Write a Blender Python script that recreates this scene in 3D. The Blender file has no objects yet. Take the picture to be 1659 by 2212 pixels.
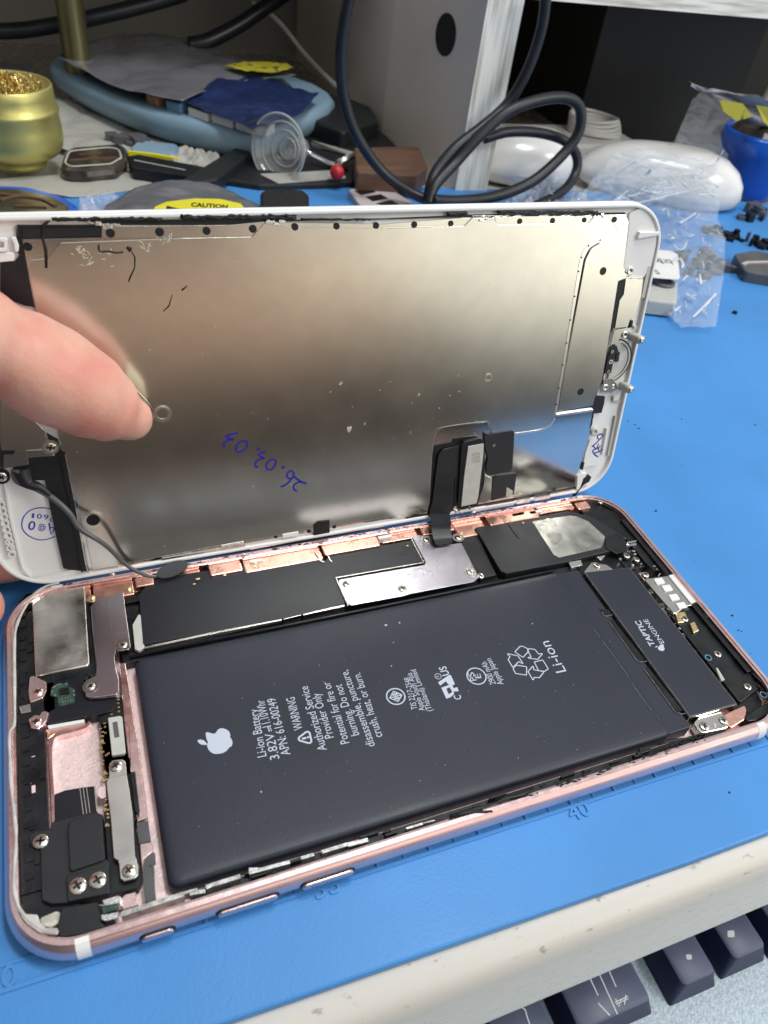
import bpy, math, random
from mathutils import Vector, Matrix, noise as mnoise
from mathutils.geometry import tessellate_polygon
random.seed(7)
S = 0.001                       # all measures below are millimetres
scn = bpy.context.scene
COL = scn.collection
R = math.radians

# ------------------------------------------------------------------ camera
CAM = (26.613597856563374, -48.40002507410045, 136.73018766268436,
       -0.45501267430470177, 0.840170727532145, 0.15390600604040208, 1628.6299787517344)
DSP = (0.5927045788088787, 77.42198818543893, 5.950804613745357,
       1.3597603750879192, 0.004324549262734397, 0.0068581284491629705)
CPOS = Vector(CAM[:3])
CROT = Matrix.Rotation(CAM[3], 3, 'Z') @ Matrix.Rotation(CAM[4], 3, 'X') @ Matrix.Rotation(CAM[5], 3, 'Z')
cd = bpy.data.cameras.new('camera'); cam = bpy.data.objects.new('camera', cd); COL.objects.link(cam)
cam.matrix_world = Matrix.Translation(CPOS * S) @ CROT.to_4x4()
cd.sensor_fit = 'VERTICAL'; cd.sensor_height = 24.0; cd.sensor_width = 18.0
cd.lens = 24.0 * CAM[6] / 2212.0
cd.clip_start = 0.005; cd.clip_end = 20.0
cd.dof.use_dof = True; cd.dof.focus_distance = 0.172; cd.dof.aperture_fstop = cd.lens * S / 0.0008
scn.camera = cam

# ------------------------------------------------------------------ light
def world_setup():
    w = bpy.data.worlds.new('World'); scn.world = w; w.use_nodes = True
    nt = w.node_tree; nt.nodes.clear(); N = nt.nodes.new; L = nt.links.new
    out = N('ShaderNodeOutputWorld'); bg = N('ShaderNodeBackground'); L(bg.outputs[0], out.inputs[0])
    tc = N('ShaderNodeTexCoord')
    col = None
    # soft patches of a dim workshop room: direction, half width (deg), colour, strength
    def azel(az, el): return (math.sin(R(az)) * math.cos(R(el)), -math.cos(R(az)) * math.cos(R(el)), math.sin(R(el)))
    patches = [(azel(32, 3), 7, (1.0, .98, .87), 1.35), (azel(46, 3), 8, (1.0, .98, .87), 1.35), (azel(19, 3), 5, (1.0, .93, .76), .55),
               (azel(70, 22), 22, (.95, .97, .92), .8),
               (azel(-14, -3.5), 3.4, (1.0, .66, .46), .46), (azel(-4, -3.5), 3.4, (1.0, .66, .46), .52), (azel(5, -3.5), 3.4, (1.0, .66, .46), .56), (azel(13, -3.5), 3.4, (1.0, .66, .46), .56), (azel(21, -3), 3.4, (1.0, .72, .52), .42),
               (azel(12, 24), 12, (.97, .97, .90), 1.5),
               ((0.10, -0.1, 1.0), 40, (.95, .98, 1.0), .40), ((1.0, 0.1, 0.35), 25, (.92, .97, 1.0), .4)]
    val = None
    for d, hw, c, s in patches:
        dv = Vector(d).normalized()
        dot = N('ShaderNodeVectorMath'); dot.operation = 'DOT_PRODUCT'
        L(tc.outputs['Generated'], dot.inputs[0]); dot.inputs[1].default_value = dv
        mr = N('ShaderNodeMapRange'); mr.interpolation_type = 'SMOOTHERSTEP'
        mr.inputs['From Min'].default_value = math.cos(R(hw * 1.9)); mr.inputs['From Max'].default_value = math.cos(R(hw * 0.35))
        L(dot.outputs['Value'], mr.inputs['Value'])
        sc = N('ShaderNodeVectorMath'); sc.operation = 'SCALE'
        sc.inputs[0].default_value = Vector(c) * s; L(mr.outputs[0], sc.inputs['Scale'])
        if val is None: val = sc.outputs[0]
        else:
            ad = N('ShaderNodeVectorMath'); ad.operation = 'ADD'; L(val, ad.inputs[0]); L(sc.outputs[0], ad.inputs[1]); val = ad.outputs[0]
    ad = N('ShaderNodeVectorMath'); ad.operation = 'ADD'; L(val, ad.inputs[0]); ad.inputs[1].default_value = (0.040, 0.038, 0.037)
    L(ad.outputs[0], bg.inputs['Color']); bg.inputs['Strength'].default_value = 1.0
world_setup()
def area(name, loc, target, sx, sy, power, color=(1, 1, 1)):
    l = bpy.data.lights.new(name, 'AREA'); l.shape = 'RECTANGLE'; l.size = sx * S; l.size_y = sy * S
    l.energy = power; l.color = color
    o = bpy.data.objects.new(name, l); COL.objects.link(o); o.location = Vector(loc) * S
    o.rotation_euler = (Vector(target) - Vector(loc)).to_track_quat('-Z', 'Y').to_euler()
    return o
area('ceiling_lamp', (260, 60, 900), (130, 20, 0), 360, 130, 4.5, (0.95, 0.98, 1.0))
area('bench_lamp', (560, -260, 520), (150, 60, 0), 240, 120, 2.0, (1.0, 0.985, 0.95))
scn.view_settings.view_transform = 'Standard'; scn.view_settings.look = 'None'
scn.view_settings.exposure = 0.0; scn.view_settings.gamma = 1.0
scn.view_settings.use_curve_mapping = False
scn.render.engine = 'CYCLES'
scn.cycles.max_bounces = 8; scn.cycles.transparent_max_bounces = 16

# ------------------------------------------------------------------ where things stand (photo measure -> millimetres)
def _dir(x, y):
    return CROT @ Vector(((x - 829.5) / CAM[6], -(y - 1106) / CAM[6], -1.0))
CR = dict(D=(0, 0, 1.8228), A=(0, 2200, .60277), B=(900, 1950, .60277), C=(1800, 1900, .73779), F=(0, 2850, .60277),
          E=(600, 2400, .72333), G=(1700, 2400, .60277), K=(2000, 3400, .61724), N=(900, 2900, 1.28029),
          T3=(0, 750, .91139), T4=(1512, 750, .91139), T5=(0, 1500, .91139), T6=(1512, 1500, .91139),
          R2=(2200, 900, .40684), R3=(1600, 1600, .48222), R4=(2500, 2200, .36163), L1=(0, 950, .63291), L2=(0, 2350, .33755),
          H1=(840, 1660, .24111), H2=(2300, 1690, .07233), H3=(60, 1960, .12055), H4=(1600, 2480, .36166), H5=(700, 3000, .72333),
          B1=(0, 0, .91139), B2=(1512, 0, .91139), B3=(2500, 700, .31585), B4=(0, 350, .42194))
def toD(c, x, y):
    ox, oy, s = CR[c]; return ((ox + s * x) / 1.8228, (oy + s * y) / 1.8228)
def P(c, x, y, z=4.7):
    """point of the phone or bench at height z"""
    d = _dir(*toD(c, x, y)); t = (z - CPOS.z) / d.z; p = CPOS + d * t
    return (p.x, p.y)
def PP(c, pts, z=4.7): return [P(c, x, y, z) for x, y in pts]
def P3(c, x, y, z): return (*P(c, x, y, z), z)
def Y3(c, x, y, Y):
    """point standing at distance Y"""
    d = _dir(*toD(c, x, y)); p = CPOS + d * ((Y - CPOS.y) / d.y); return (p.x, p.y, p.z)
DO = Vector(DSP[:3])
DR = Matrix.Rotation(DSP[5], 3, 'Z') @ Matrix.Rotation(DSP[4], 3, 'Y') @ Matrix.Rotation(DSP[3], 3, 'X')
def X3(c, x, y, X):
    """point standing at sideways position X"""
    d = _dir(*toD(c, x, y)); p = CPOS + d * ((X - CPOS.x) / d.x); return (p.x, p.y, p.z)
def Q(c, x, y, w=0.0):
    """point of the opened display panel, w mm above its metal back"""
    n = DR.col[2]; d = _dir(*toD(c, x, y)); t = (DO + n * w - CPOS).dot(n) / d.dot(n)
    p = DR.transposed() @ (CPOS + d * t - DO); return (p.x, p.y)
def QQ(c, pts, w=0.0): return [Q(c, x, y, w) for x, y in pts]
def w2d(p): return tuple(DR.transposed() @ (Vector(p) - DO))
def d2w(p): return tuple(DR @ Vector(p) + DO)

# ------------------------------------------------------------------ materials
def mat(name, col, rough=.5, metal=0., var=0., vscale=300., bump=0., bscale=2000., rvar=0., spec=.5, trans=0., alpha=1., ior=1.45,
        coat=0., col2=None, thr=None, sss=0., stretch=None, bdist=0.0001, rscale=None, aniso=0.):
    m = bpy.data.materials.new(name); m.use_nodes = True
    nt = m.node_tree; b = nt.nodes['Principled BSDF']; N = nt.nodes.new; L = nt.links.new
    b.inputs['Base Color'].default_value = (*col, 1); b.inputs['Roughness'].default_value = rough
    b.inputs['Metallic'].default_value = metal; b.inputs['Specular IOR Level'].default_value = spec
    b.inputs['Transmission Weight'].default_value = trans; b.inputs['Alpha'].default_value = alpha; b.inputs['IOR'].default_value = ior
    b.inputs['Coat Weight'].default_value = coat
    if aniso: b.inputs['Anisotropic'].default_value = aniso
    if sss:
        b.inputs['Subsurface Weight'].default_value = sss; b.inputs['Subsurface Radius'].default_value = (1, .35, .2)
        b.inputs['Subsurface Scale'].default_value = 0.003
    tc = N('ShaderNodeTexCoord'); vec = tc.outputs['Object']
    if stretch:
        mp = N('ShaderNodeMapping'); mp.inputs['Scale'].default_value = stretch; L(vec, mp.inputs[0]); vec = mp.outputs[0]
    if var or col2:
        n = N('ShaderNodeTexNoise'); n.inputs['Scale'].default_value = vscale; n.inputs['Detail'].default_value = 6; L(vec, n.inputs['Vector'])
        cr = N('ShaderNodeValToRGB')
        c2 = col2 or tuple(min(1, c * (1 + var)) for c in col)
        c1 = col if col2 else tuple(c * (1 - var) for c in col)
        t = thr or (.35, .65)
        cr.color_ramp.elements[0].position = t[0]; cr.color_ramp.elements[1].position = t[1]
        cr.color_ramp.elements[0].color = (*c1, 1); cr.color_ramp.elements[1].color = (*c2, 1)
        L(n.outputs['Fac'], cr.inputs[0]); L(cr.outputs[0], b.inputs['Base Color'])
    if rvar:
        n = N('ShaderNodeTexNoise'); n.inputs['Scale'].default_value = rscale or vscale * .6; n.inputs['Detail'].default_value = 5; L(vec, n.inputs['Vector'])
        mr = N('ShaderNodeMapRange'); mr.inputs['From Min'].default_value = .3; mr.inputs['From Max'].default_value = .7
        mr.inputs['To Min'].default_value = max(.02, rough - rvar); mr.inputs['To Max'].default_value = rough + rvar
        L(n.outputs['Fac'], mr.inputs[0]); L(mr.outputs[0], b.inputs['Roughness'])
    if bump:
        n = N('ShaderNodeTexNoise'); n.inputs['Scale'].default_value = bscale; n.inputs['Detail'].default_value = 4; L(vec, n.inputs['Vector'])
        bp = N('ShaderNodeBump'); bp.inputs['Strength'].default_value = bump; bp.inputs['Distance'].default_value = bdist
        L(n.outputs['Fac'], bp.inputs['Height']); L(bp.outputs[0], b.inputs['Normal'])
    return m
MT = dict(
    mat_blue=mat('mat_blue_silicone', (.065, .265, .63), .46, var=.07, vscale=22, bump=.45, bscale=1800, rvar=.12, spec=.4),
    rose=mat('rose_gold_aluminium', (.92, .62, .61), .32, .9, var=.03, vscale=200, bump=.05, bscale=6000, rvar=.08),
    rose_rim=mat('rose_gold_cut_edge', (.93, .68, .66), .26, 1., var=.03, vscale=900, bump=.08, bscale=3000, rvar=.05),
    rose_floor=mat('rose_gold_blasted', (.90, .71, .69), .50, .55, var=.07, vscale=1800, bump=.6, bscale=2600, rvar=.1),
    copper=mat('copper_pink_inner', (.88, .50, .40), .30, 1., var=.10, vscale=500, bump=.15, bscale=1500, rvar=.12),
    black=mat('black_plastic', (.006, .007, .009), .40, var=.3, vscale=400, bump=.3, bscale=1200, rvar=.15),
    black_m=mat('black_matte_tape', (.009, .010, .012), .5, var=.2, vscale=300, bump=.25, bscale=3500, rvar=.1),
    shield=mat('black_graphite_sheet', (.008, .009, .014), .34, var=.2, vscale=60, bump=.12, bscale=900, rvar=.08, spec=.5),
    battery=mat('battery_wrap', (.018, .022, .035), .42, var=.10, vscale=50, bump=.35, bscale=5200, rvar=.06, spec=.5),
    module=mat('black_module_plastic', (.014, .015, .018), .5, var=.1, vscale=200, bump=.5, bscale=5000, rvar=.06),
    steel=mat('stainless_shield', (.66, .64, .60), .26, 1., var=.08, vscale=120, bump=.12, bscale=5000, rvar=.10),
    steel_dirty=mat('smudged_shield', (.60, .59, .54), .30, 1., var=.22, vscale=220, bump=.2, bscale=3000, rvar=.16),
    plate=mat('display_steel_back', (.68, .66, .60), .18, 1., var=.03, vscale=160, bump=.05, bscale=6500, rvar=.012, rscale=90, aniso=0.),
    plate_s=mat('display_steel_smooth', (.70, .69, .66), .11, 1., var=.04, vscale=60, bump=.05, bscale=5500, rvar=.04, rscale=90),
    gasket=mat('grey_white_gasket', (.52, .50, .48), .45, var=.2, vscale=300, bump=.4, bscale=900),
    plate_hi=mat('display_steel_edge', (.85, .83, .76), .22, 1.),
    steel_lilac=mat('lilac_tinted_steel', (.66, .63, .70), .24, 1., var=.05, vscale=60, bump=.1, bscale=4000, rvar=.06),
    screw=mat('nickel_screw', (.72, .68, .60), .2, 1., var=.15, vscale=1500, rvar=.1),
    gold=mat('gold_contact', (.85, .66, .36), .28, 1., var=.2, vscale=2500),
    tin=mat('bright_solder', (.82, .82, .80), .25, 1., var=.15, vscale=2500, bump=.5, bscale=2500),
    white=mat('white_plastic', (.80, .80, .79), .38, var=.03, vscale=80, bump=.15, bscale=900, spec=.5),
    white_gl=mat('white_glass_edge', (.86, .86, .87), .15, var=.02, vscale=80),
    print=mat('pale_print', (.52, .57, .68), .5),
    clip_grey=mat('dull_clip_metal', (.42, .42, .40), .38, .8, var=.35, vscale=700, bump=.4, bscale=1800),
    seal_blue=mat('pale_blue_seal', (.10, .26, .36), .5),
    seam=mat('wrap_seam_grey', (.16, .16, .15), .5, var=.4, vscale=900),
    ink=mat('blue_marker', (.030, .025, .28), .5, spec=.3),
    ink2=mat('blue_stamp', (.05, .08, .48), .5, var=.3, vscale=1200),
    green=mat('circuit_board', (.03, .07, .05), .4, var=.4, vscale=900),
    label=mat('grey_label', (.50, .50, .46), .5, var=.05, vscale=500),
    residue=mat('glue_residue', (.55, .52, .45), .7, var=.2, vscale=900, bump=.6, bscale=1500),
    flex=mat('black_flex', (.016, .018, .02), .38, var=.15, vscale=150, bump=.15, bscale=1500, rvar=.08),
    flex_grey=mat('grey_flex', (.10, .10, .105), .3, var=.15, vscale=150),
    speckle=mat('speckled_stone', (.75, .71, .65), .24, col2=(.46, .41, .35), vscale=330, thr=(.65, .72), bump=.25, bscale=260, rvar=.1, spec=.5, stretch=(1, 1.6, 1.6)),
)
# ------------------------------------------------------------------ mesh builder
def rnd_poly(pts, r, seg=5):
    """round the corners of a polygon; r a number or a list"""
    n = len(pts); out = []
    for i in range(n):
        ri = r[i] if isinstance(r, (list, tuple)) else r
        p = Vector(pts[i]); a = Vector(pts[i - 1]) - p; b = Vector(pts[(i + 1) % n]) - p
        la, lb = a.length, b.length
        if ri <= 0 or la < 1e-6 or lb < 1e-6: out.append(tuple(p)); continue
        a /= la; b /= lb
        ang = math.acos(max(-1, min(1, a.dot(b))))
        if ang > R(172) or ang < R(4): out.append(tuple(p)); continue
        d = min(ri / math.tan(ang / 2), la * .46, lb * .46); rr = d * math.tan(ang / 2)
        c = p + (a + b).normalized() * (rr / math.sin(ang / 2))
        s = p + a * d - c; e = p + b * d - c
        a0 = math.atan2(s.y, s.x); a1 = math.atan2(e.y, e.x); da = (a1 - a0 + math.pi) % (2 * math.pi) - math.pi
        for k in range(seg + 1):
            t = a0 + da * k / seg; out.append((c.x + rr * math.cos(t), c.y + rr * math.sin(t)))
    return out
def ccw(pts):
    a = sum(pts[i - 1][0] * pts[i][1] - pts[i][0] * pts[i - 1][1] for i in range(len(pts)))
    return list(pts) if a > 0 else list(reversed(pts))
def inset(pts, d):
    n = len(pts); o = []
    for i in range(n):
        p = Vector(pts[i]); a = (p - Vector(pts[i - 1])); b = (Vector(pts[(i + 1) % n]) - p)
        if a.length < 1e-7: a = b
        if b.length < 1e-7: b = a
        a.normalize(); b.normalize()
        n1 = Vector((-a.y, a.x)); n2 = Vector((-b.y, b.x)); m = n1 + n2
        if m.length < 1e-4: m = n1
        m.normalize(); k = d / max(.35, m.dot(n1))
        o.append((p.x + m.x * k, p.y + m.y * k))
    return o
def rrect(x0, y0, x1, y1, r, seg=8):
    return rnd_poly([(x0, y0), (x1, y0), (x1, y1), (x0, y1)], r, seg)
EACH = set('crease_glint edge_clip plate_hole plate_edge speaker_rib motor_bracket bezel_corner side_clip side_contact_pad side_wall_block contact_clip contact_spring sealing_ring bezel_slot bezel_gap flex_patch patch_plate home_button_bracket edge_bracket battery_tray_rib camera_bay_rib grounding_clip charging_board antenna_slot pull_tab_recess gasket bracket_fold bezel_rib connector_tab'.split())
class MB:
    def __init__(s): s.v = []; s.f = []; s.m = []; s.mi = 0; s.sm = []; s.pc = []
    def add(s, vs, fs, smooth=False):
        o = len(s.v); s.v += [tuple(v) for v in vs]; s.pc.append((o, len(s.f), len(vs), len(fs)))
        for f in fs: s.f.append([o + i for i in f]); s.m.append(s.mi); s.sm.append(smooth)
        return s
    def poly_prism(s, pts, z0, z1, bev=0., round=0., seg=5, zf=None):
        pts = ccw(pts)
        if round: pts = ccw(rnd_poly(pts, round, seg))
        n = len(pts); h = [(x, y, z0) for x, y in pts]
        rings = [h]
        if bev > 0:
            rings.append([(x, y, z1 - bev) for x, y in pts])
            rings.append([(x, y, z1 - bev * .3) for x, y in inset(pts, bev * .3)])
            rings.append([(x, y, z1) for x, y in inset(pts, bev)])
        else: rings.append([(x, y, z1) for x, y in pts])
        vs = [p for r_ in rings for p in r_]; fs = []
        for k in range(len(rings) - 1):
            for i in range(n):
                j = (i + 1) % n; fs.append([k * n + i, k * n + j, (k + 1) * n + j, (k + 1) * n + i])
        top = (len(rings) - 1) * n
        tess = tessellate_polygon([[Vector((p[0], p[1], 0)) for p in rings[-1]]])
        for t in tess:
            a, b, c = t
            va, vb, vc = rings[-1][a], rings[-1][b], rings[-1][c]
            if (vb[0] - va[0]) * (vc[1] - va[1]) - (vb[1] - va[1]) * (vc[0] - va[0]) < 0: a, c = c, a
            fs.append([top + a, top + b, top + c]); fs.append([c, b, a])
        return s.add(vs, fs)
    def box(s, x0, y0, z0, x1, y1, z1, bev=0., round=0.):
        return s.poly_prism([(x0, y0), (x1, y0), (x1, y1), (x0, y1)], z0, z1, bev, round)
    def tube(s, pts, r, seg=8, closed=False, cap=True, flat=None):
        pts = [Vector(p) for p in pts]; n = len(pts); up = Vector((0, 0, 1)); vs = []; prev = None
        for i, p in enumerate(pts):
            if closed: t = pts[(i + 1) % n] - pts[i - 1]
            else: t = pts[min(i + 1, n - 1)] - pts[max(i - 1, 0)]
            if t.length < 1e-9: t = Vector((1, 0, 0))
            t.normalize()
            if prev is None:
                a = t.cross(up)
                if a.length < .05: a = t.cross(Vector((1, 0, 0)))
            else: a = prev - t * prev.dot(t)
            a.normalize(); prev = a; b = t.cross(a)
            rr = r[i] if isinstance(r, (list, tuple)) else r
            ra, rb = (rr, rr) if not isinstance(rr, (list, tuple)) else rr
            for k in range(seg):
                q = 2 * math.pi * k / seg; vs.append(p + a * ra * math.cos(q) + b * rb * math.sin(q))
        fs = []; m = n if closed else n - 1
        for i in range(m):
            j = (i + 1) % n
            for k in range(seg):
                l = (k + 1) % seg; fs.append([i * seg + k, i * seg + l, j * seg + l, j * seg + k])
        if cap and not closed: fs.append(list(range(seg - 1, -1, -1))); fs.append([(n - 1) * seg + k for k in range(seg)])
        return s.add(vs, fs, True)
    def lathe(s, prof, c=(0, 0, 0), seg=32, ax=Vector((0, 0, 1)), smooth=True):
        ax = Vector(ax).normalized(); a = ax.orthogonal().normalized(); b = ax.cross(a); c = Vector(c); vs = []
        n = len(prof)
        for r, h in prof:
            for k in range(seg):
                q = 2 * math.pi * k / seg; vs.append(c + ax * h + (a * math.cos(q) + b * math.sin(q)) * max(r, 1e-4))
        fs = [[i * seg + k, i * seg + (k + 1) % seg, (i + 1) * seg + (k + 1) % seg, (i + 1) * seg + k] for i in range(n - 1) for k in range(seg)]
        return s.add(vs, fs, smooth)
    def ribbon(s, pts, w, z0, z1):
        """flat line of width w on a surface, slightly proud"""
        n = len(pts); L_, R_ = [], []
        for i in range(n):
            p = Vector(pts[i]); t = Vector(pts[min(i + 1, n - 1)]) - Vector(pts[max(i - 1, 0)])
            if t.length < 1e-7: t = Vector((1, 0))
            t.normalize(); q = Vector((-t.y, t.x)); ww = w[i] if isinstance(w, (list, tuple)) else w
            L_.append(p + q * ww / 2); R_.append(p - q * ww / 2)
        vs = []
        for a, b in zip(L_, R_): vs += [(a.x, a.y, z0), (a.x, a.y, z1), (b.x, b.y, z1), (b.x, b.y, z0)]
        fs = []
        for i in range(n - 1):
            for k in range(4): l = (k + 1) % 4; fs.append([i * 4 + k, i * 4 + l, (i + 1) * 4 + l, (i + 1) * 4 + k][::-1])
        fs.append([0, 1, 2, 3]); fs.append([(n - 1) * 4 + k for k in (3, 2, 1, 0)])
        return s.add(vs, fs)
    def disc(s, x, y, r, z0, z1, seg=16, ry=None, bev=0.):
        ry = ry or r
        return s.poly_prism([(x + r * math.cos(6.28318 * k / seg), y + ry * math.sin(6.28318 * k / seg)) for k in range(seg)], z0, z1, bev)
    def ring(s, x, y, r0, r1, z0, z1, seg=24, ry=1.):
        vs = []
        for k in range(seg):
            c, q = math.cos(6.28318 * k / seg), math.sin(6.28318 * k / seg) * ry
            vs += [(x + r0 * c, y + r0 * q, z0), (x + r0 * c, y + r0 * q, z1), (x + r1 * c, y + r1 * q, z1), (x + r1 * c, y + r1 * q, z0)]
        fs = []
        for k in range(seg):
            j = (k + 1) % seg
            for a in range(4): b = (a + 1) % 4; fs.append([k * 4 + a, j * 4 + a, j * 4 + b, k * 4 + b])
        return s.add(vs, fs)
    def build(s, name, mats, parent=None, org=(0, 0, 0), bevel=0., xf=None):
        if not isinstance(mats, (list, tuple)): mats = [mats]
        if name in EACH and len(s.pc) > 1:
            for vo, fo, nv, nf in s.pc:
                q = MB(); q.v = s.v[vo:vo + nv]; q.f = [[i - vo for i in f] for f in s.f[fo:fo + nf]]; q.m = s.m[fo:fo + nf]; q.sm = s.sm[fo:fo + nf]
                o = q.build(name, mats, parent, org)
            return o
        o_ = Vector(org); me = bpy.data.meshes.new(name)
        vs = [(Vector(v) - o_) * S for v in s.v]
        me.from_pydata(vs, [], s.f)
        for m in mats: me.materials.append(MT[m] if isinstance(m, str) else m)
        me.polygons.foreach_set('material_index', s.m); me.polygons.foreach_set('use_smooth', s.sm); me.update()
        o = bpy.data.objects.new(name, me); COL.objects.link(o)
        if parent is not None: o.parent = parent
        else: o.location = o_ * S
        return o
def tag(o, label, cat=None, group=None, kind=None):
    o['label'] = label
    if cat: o['category'] = cat
    if group: o['group'] = group
    if kind: o['kind'] = kind
    return o
def thing(name, label, cat, loc=(0, 0, 0), rot=None, group=None):
    o = bpy.data.objects.new(name, None); COL.objects.link(o); o.empty_display_size = .01
    if rot is not None: o.matrix_world = Matrix.Translation(Vector(loc) * S) @ rot.to_4x4()
    else: o.location = Vector(loc) * S
    o['_o'] = list(loc)
    return tag(o, label, cat, group)
_txt = {}
def text_tris(txt, bold=0.):
    key = (txt, bold)
    if key in _txt: return _txt[key]
    cu = bpy.data.curves.new('t', 'FONT'); cu.body = txt; cu.size = 1.0; cu.resolution_u = 3; cu.offset = bold
    o = bpy.data.objects.new('t', cu); COL.objects.link(o); bpy.context.view_layer.update()
    dg = bpy.context.evaluated_depsgraph_get(); me = o.evaluated_get(dg).to_mesh()
    vs = [(v.co.x, v.co.y) for v in me.vertices]; fs = [list(p.vertices) for p in me.polygons]
    fix = []
    for f in fs:
        a = sum(vs[f[i - 1]][0] * vs[f[i]][1] - vs[f[i]][0] * vs[f[i - 1]][1] for i in range(len(f)))
        fix.append(f if a > 0 else f[::-1])
    o.evaluated_get(dg).to_mesh_clear(); bpy.data.objects.remove(o); bpy.data.curves.remove(cu)
    _txt[key] = (vs, fix); return _txt[key]
def put_text(mb, txt, a, b, size, z, bold=0., fit=True, mirror=False):
    """lay text along a->b (2D); its letters are size tall, squeezed to fit the length"""
    vs, fs = text_tris(txt, bold)
    if not vs: return
    x0 = min(v[0] for v in vs); x1 = max(v[0] for v in vs)
    a = Vector(a[:2]); b = Vector(b[:2]); d = b - a; ln = d.length; d.normalize(); q = Vector((-d.y, d.x))
    sx = ln / (x1 - x0) if fit else size
    pts = []
    for x, y in vs:
        p = a + d * ((x - x0) * sx) + q * (y * size); pts.append((p.x, p.y, z))
    mb.add(pts, fs)
def cat_rom(pts, n=6, closed=False):
    out = []; m = len(pts); P_ = [Vector(p) for p in pts]
    rng = range(m) if closed else range(m - 1)
    for i in rng:
        p0 = P_[i - 1] if (closed or i > 0) else P_[0]; p1 = P_[i]; p2 = P_[(i + 1) % m]; p3 = P_[(i + 2) % m] if (closed or i + 2 < m) else P_[-1]
        for k in range(n):
            t = k / n
            out.append(tuple(.5 * ((2 * p1) + (p2 - p0) * t + (2 * p0 - 5 * p1 + 4 * p2 - p3) * t * t + (3 * p1 - p0 - 3 * p2 + p3) * t ** 3)))
    if not closed: out.append(tuple(P_[-1]))
    return out
# a screw: domed head with a cross recess, every copy shares one mesh per size
_screws = {}
def screw(parent, x, y, z, r=.9, org=(0, 0, 0), m='screw', rot=0.3):
    key = (round(r, 2), m)
    if key not in _screws:
        mb = MB(); mb.lathe([(r, -.5), (r, .05), (r * .93, .16), (r * .75, .24), (r * .02, .27)], seg=20)
        mb.mi = 1
        for k in (0, 1):
            w, l = r * .14, r * .55
            mb.box(*((-l, -w) if k else (-w, -l)), .20, *((l, w) if k else (w, l)), .285)
        o = mb.build('screw', [m, 'black']); _screws[key] = o.data
        o.parent = parent
    else:
        o = bpy.data.objects.new('screw', _screws[key]); COL.objects.link(o); o.parent = parent
    o.location = (Vector((x, y, z)) - Vector(org)) * S; o.rotation_euler.z = rot + x
    return o
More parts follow.
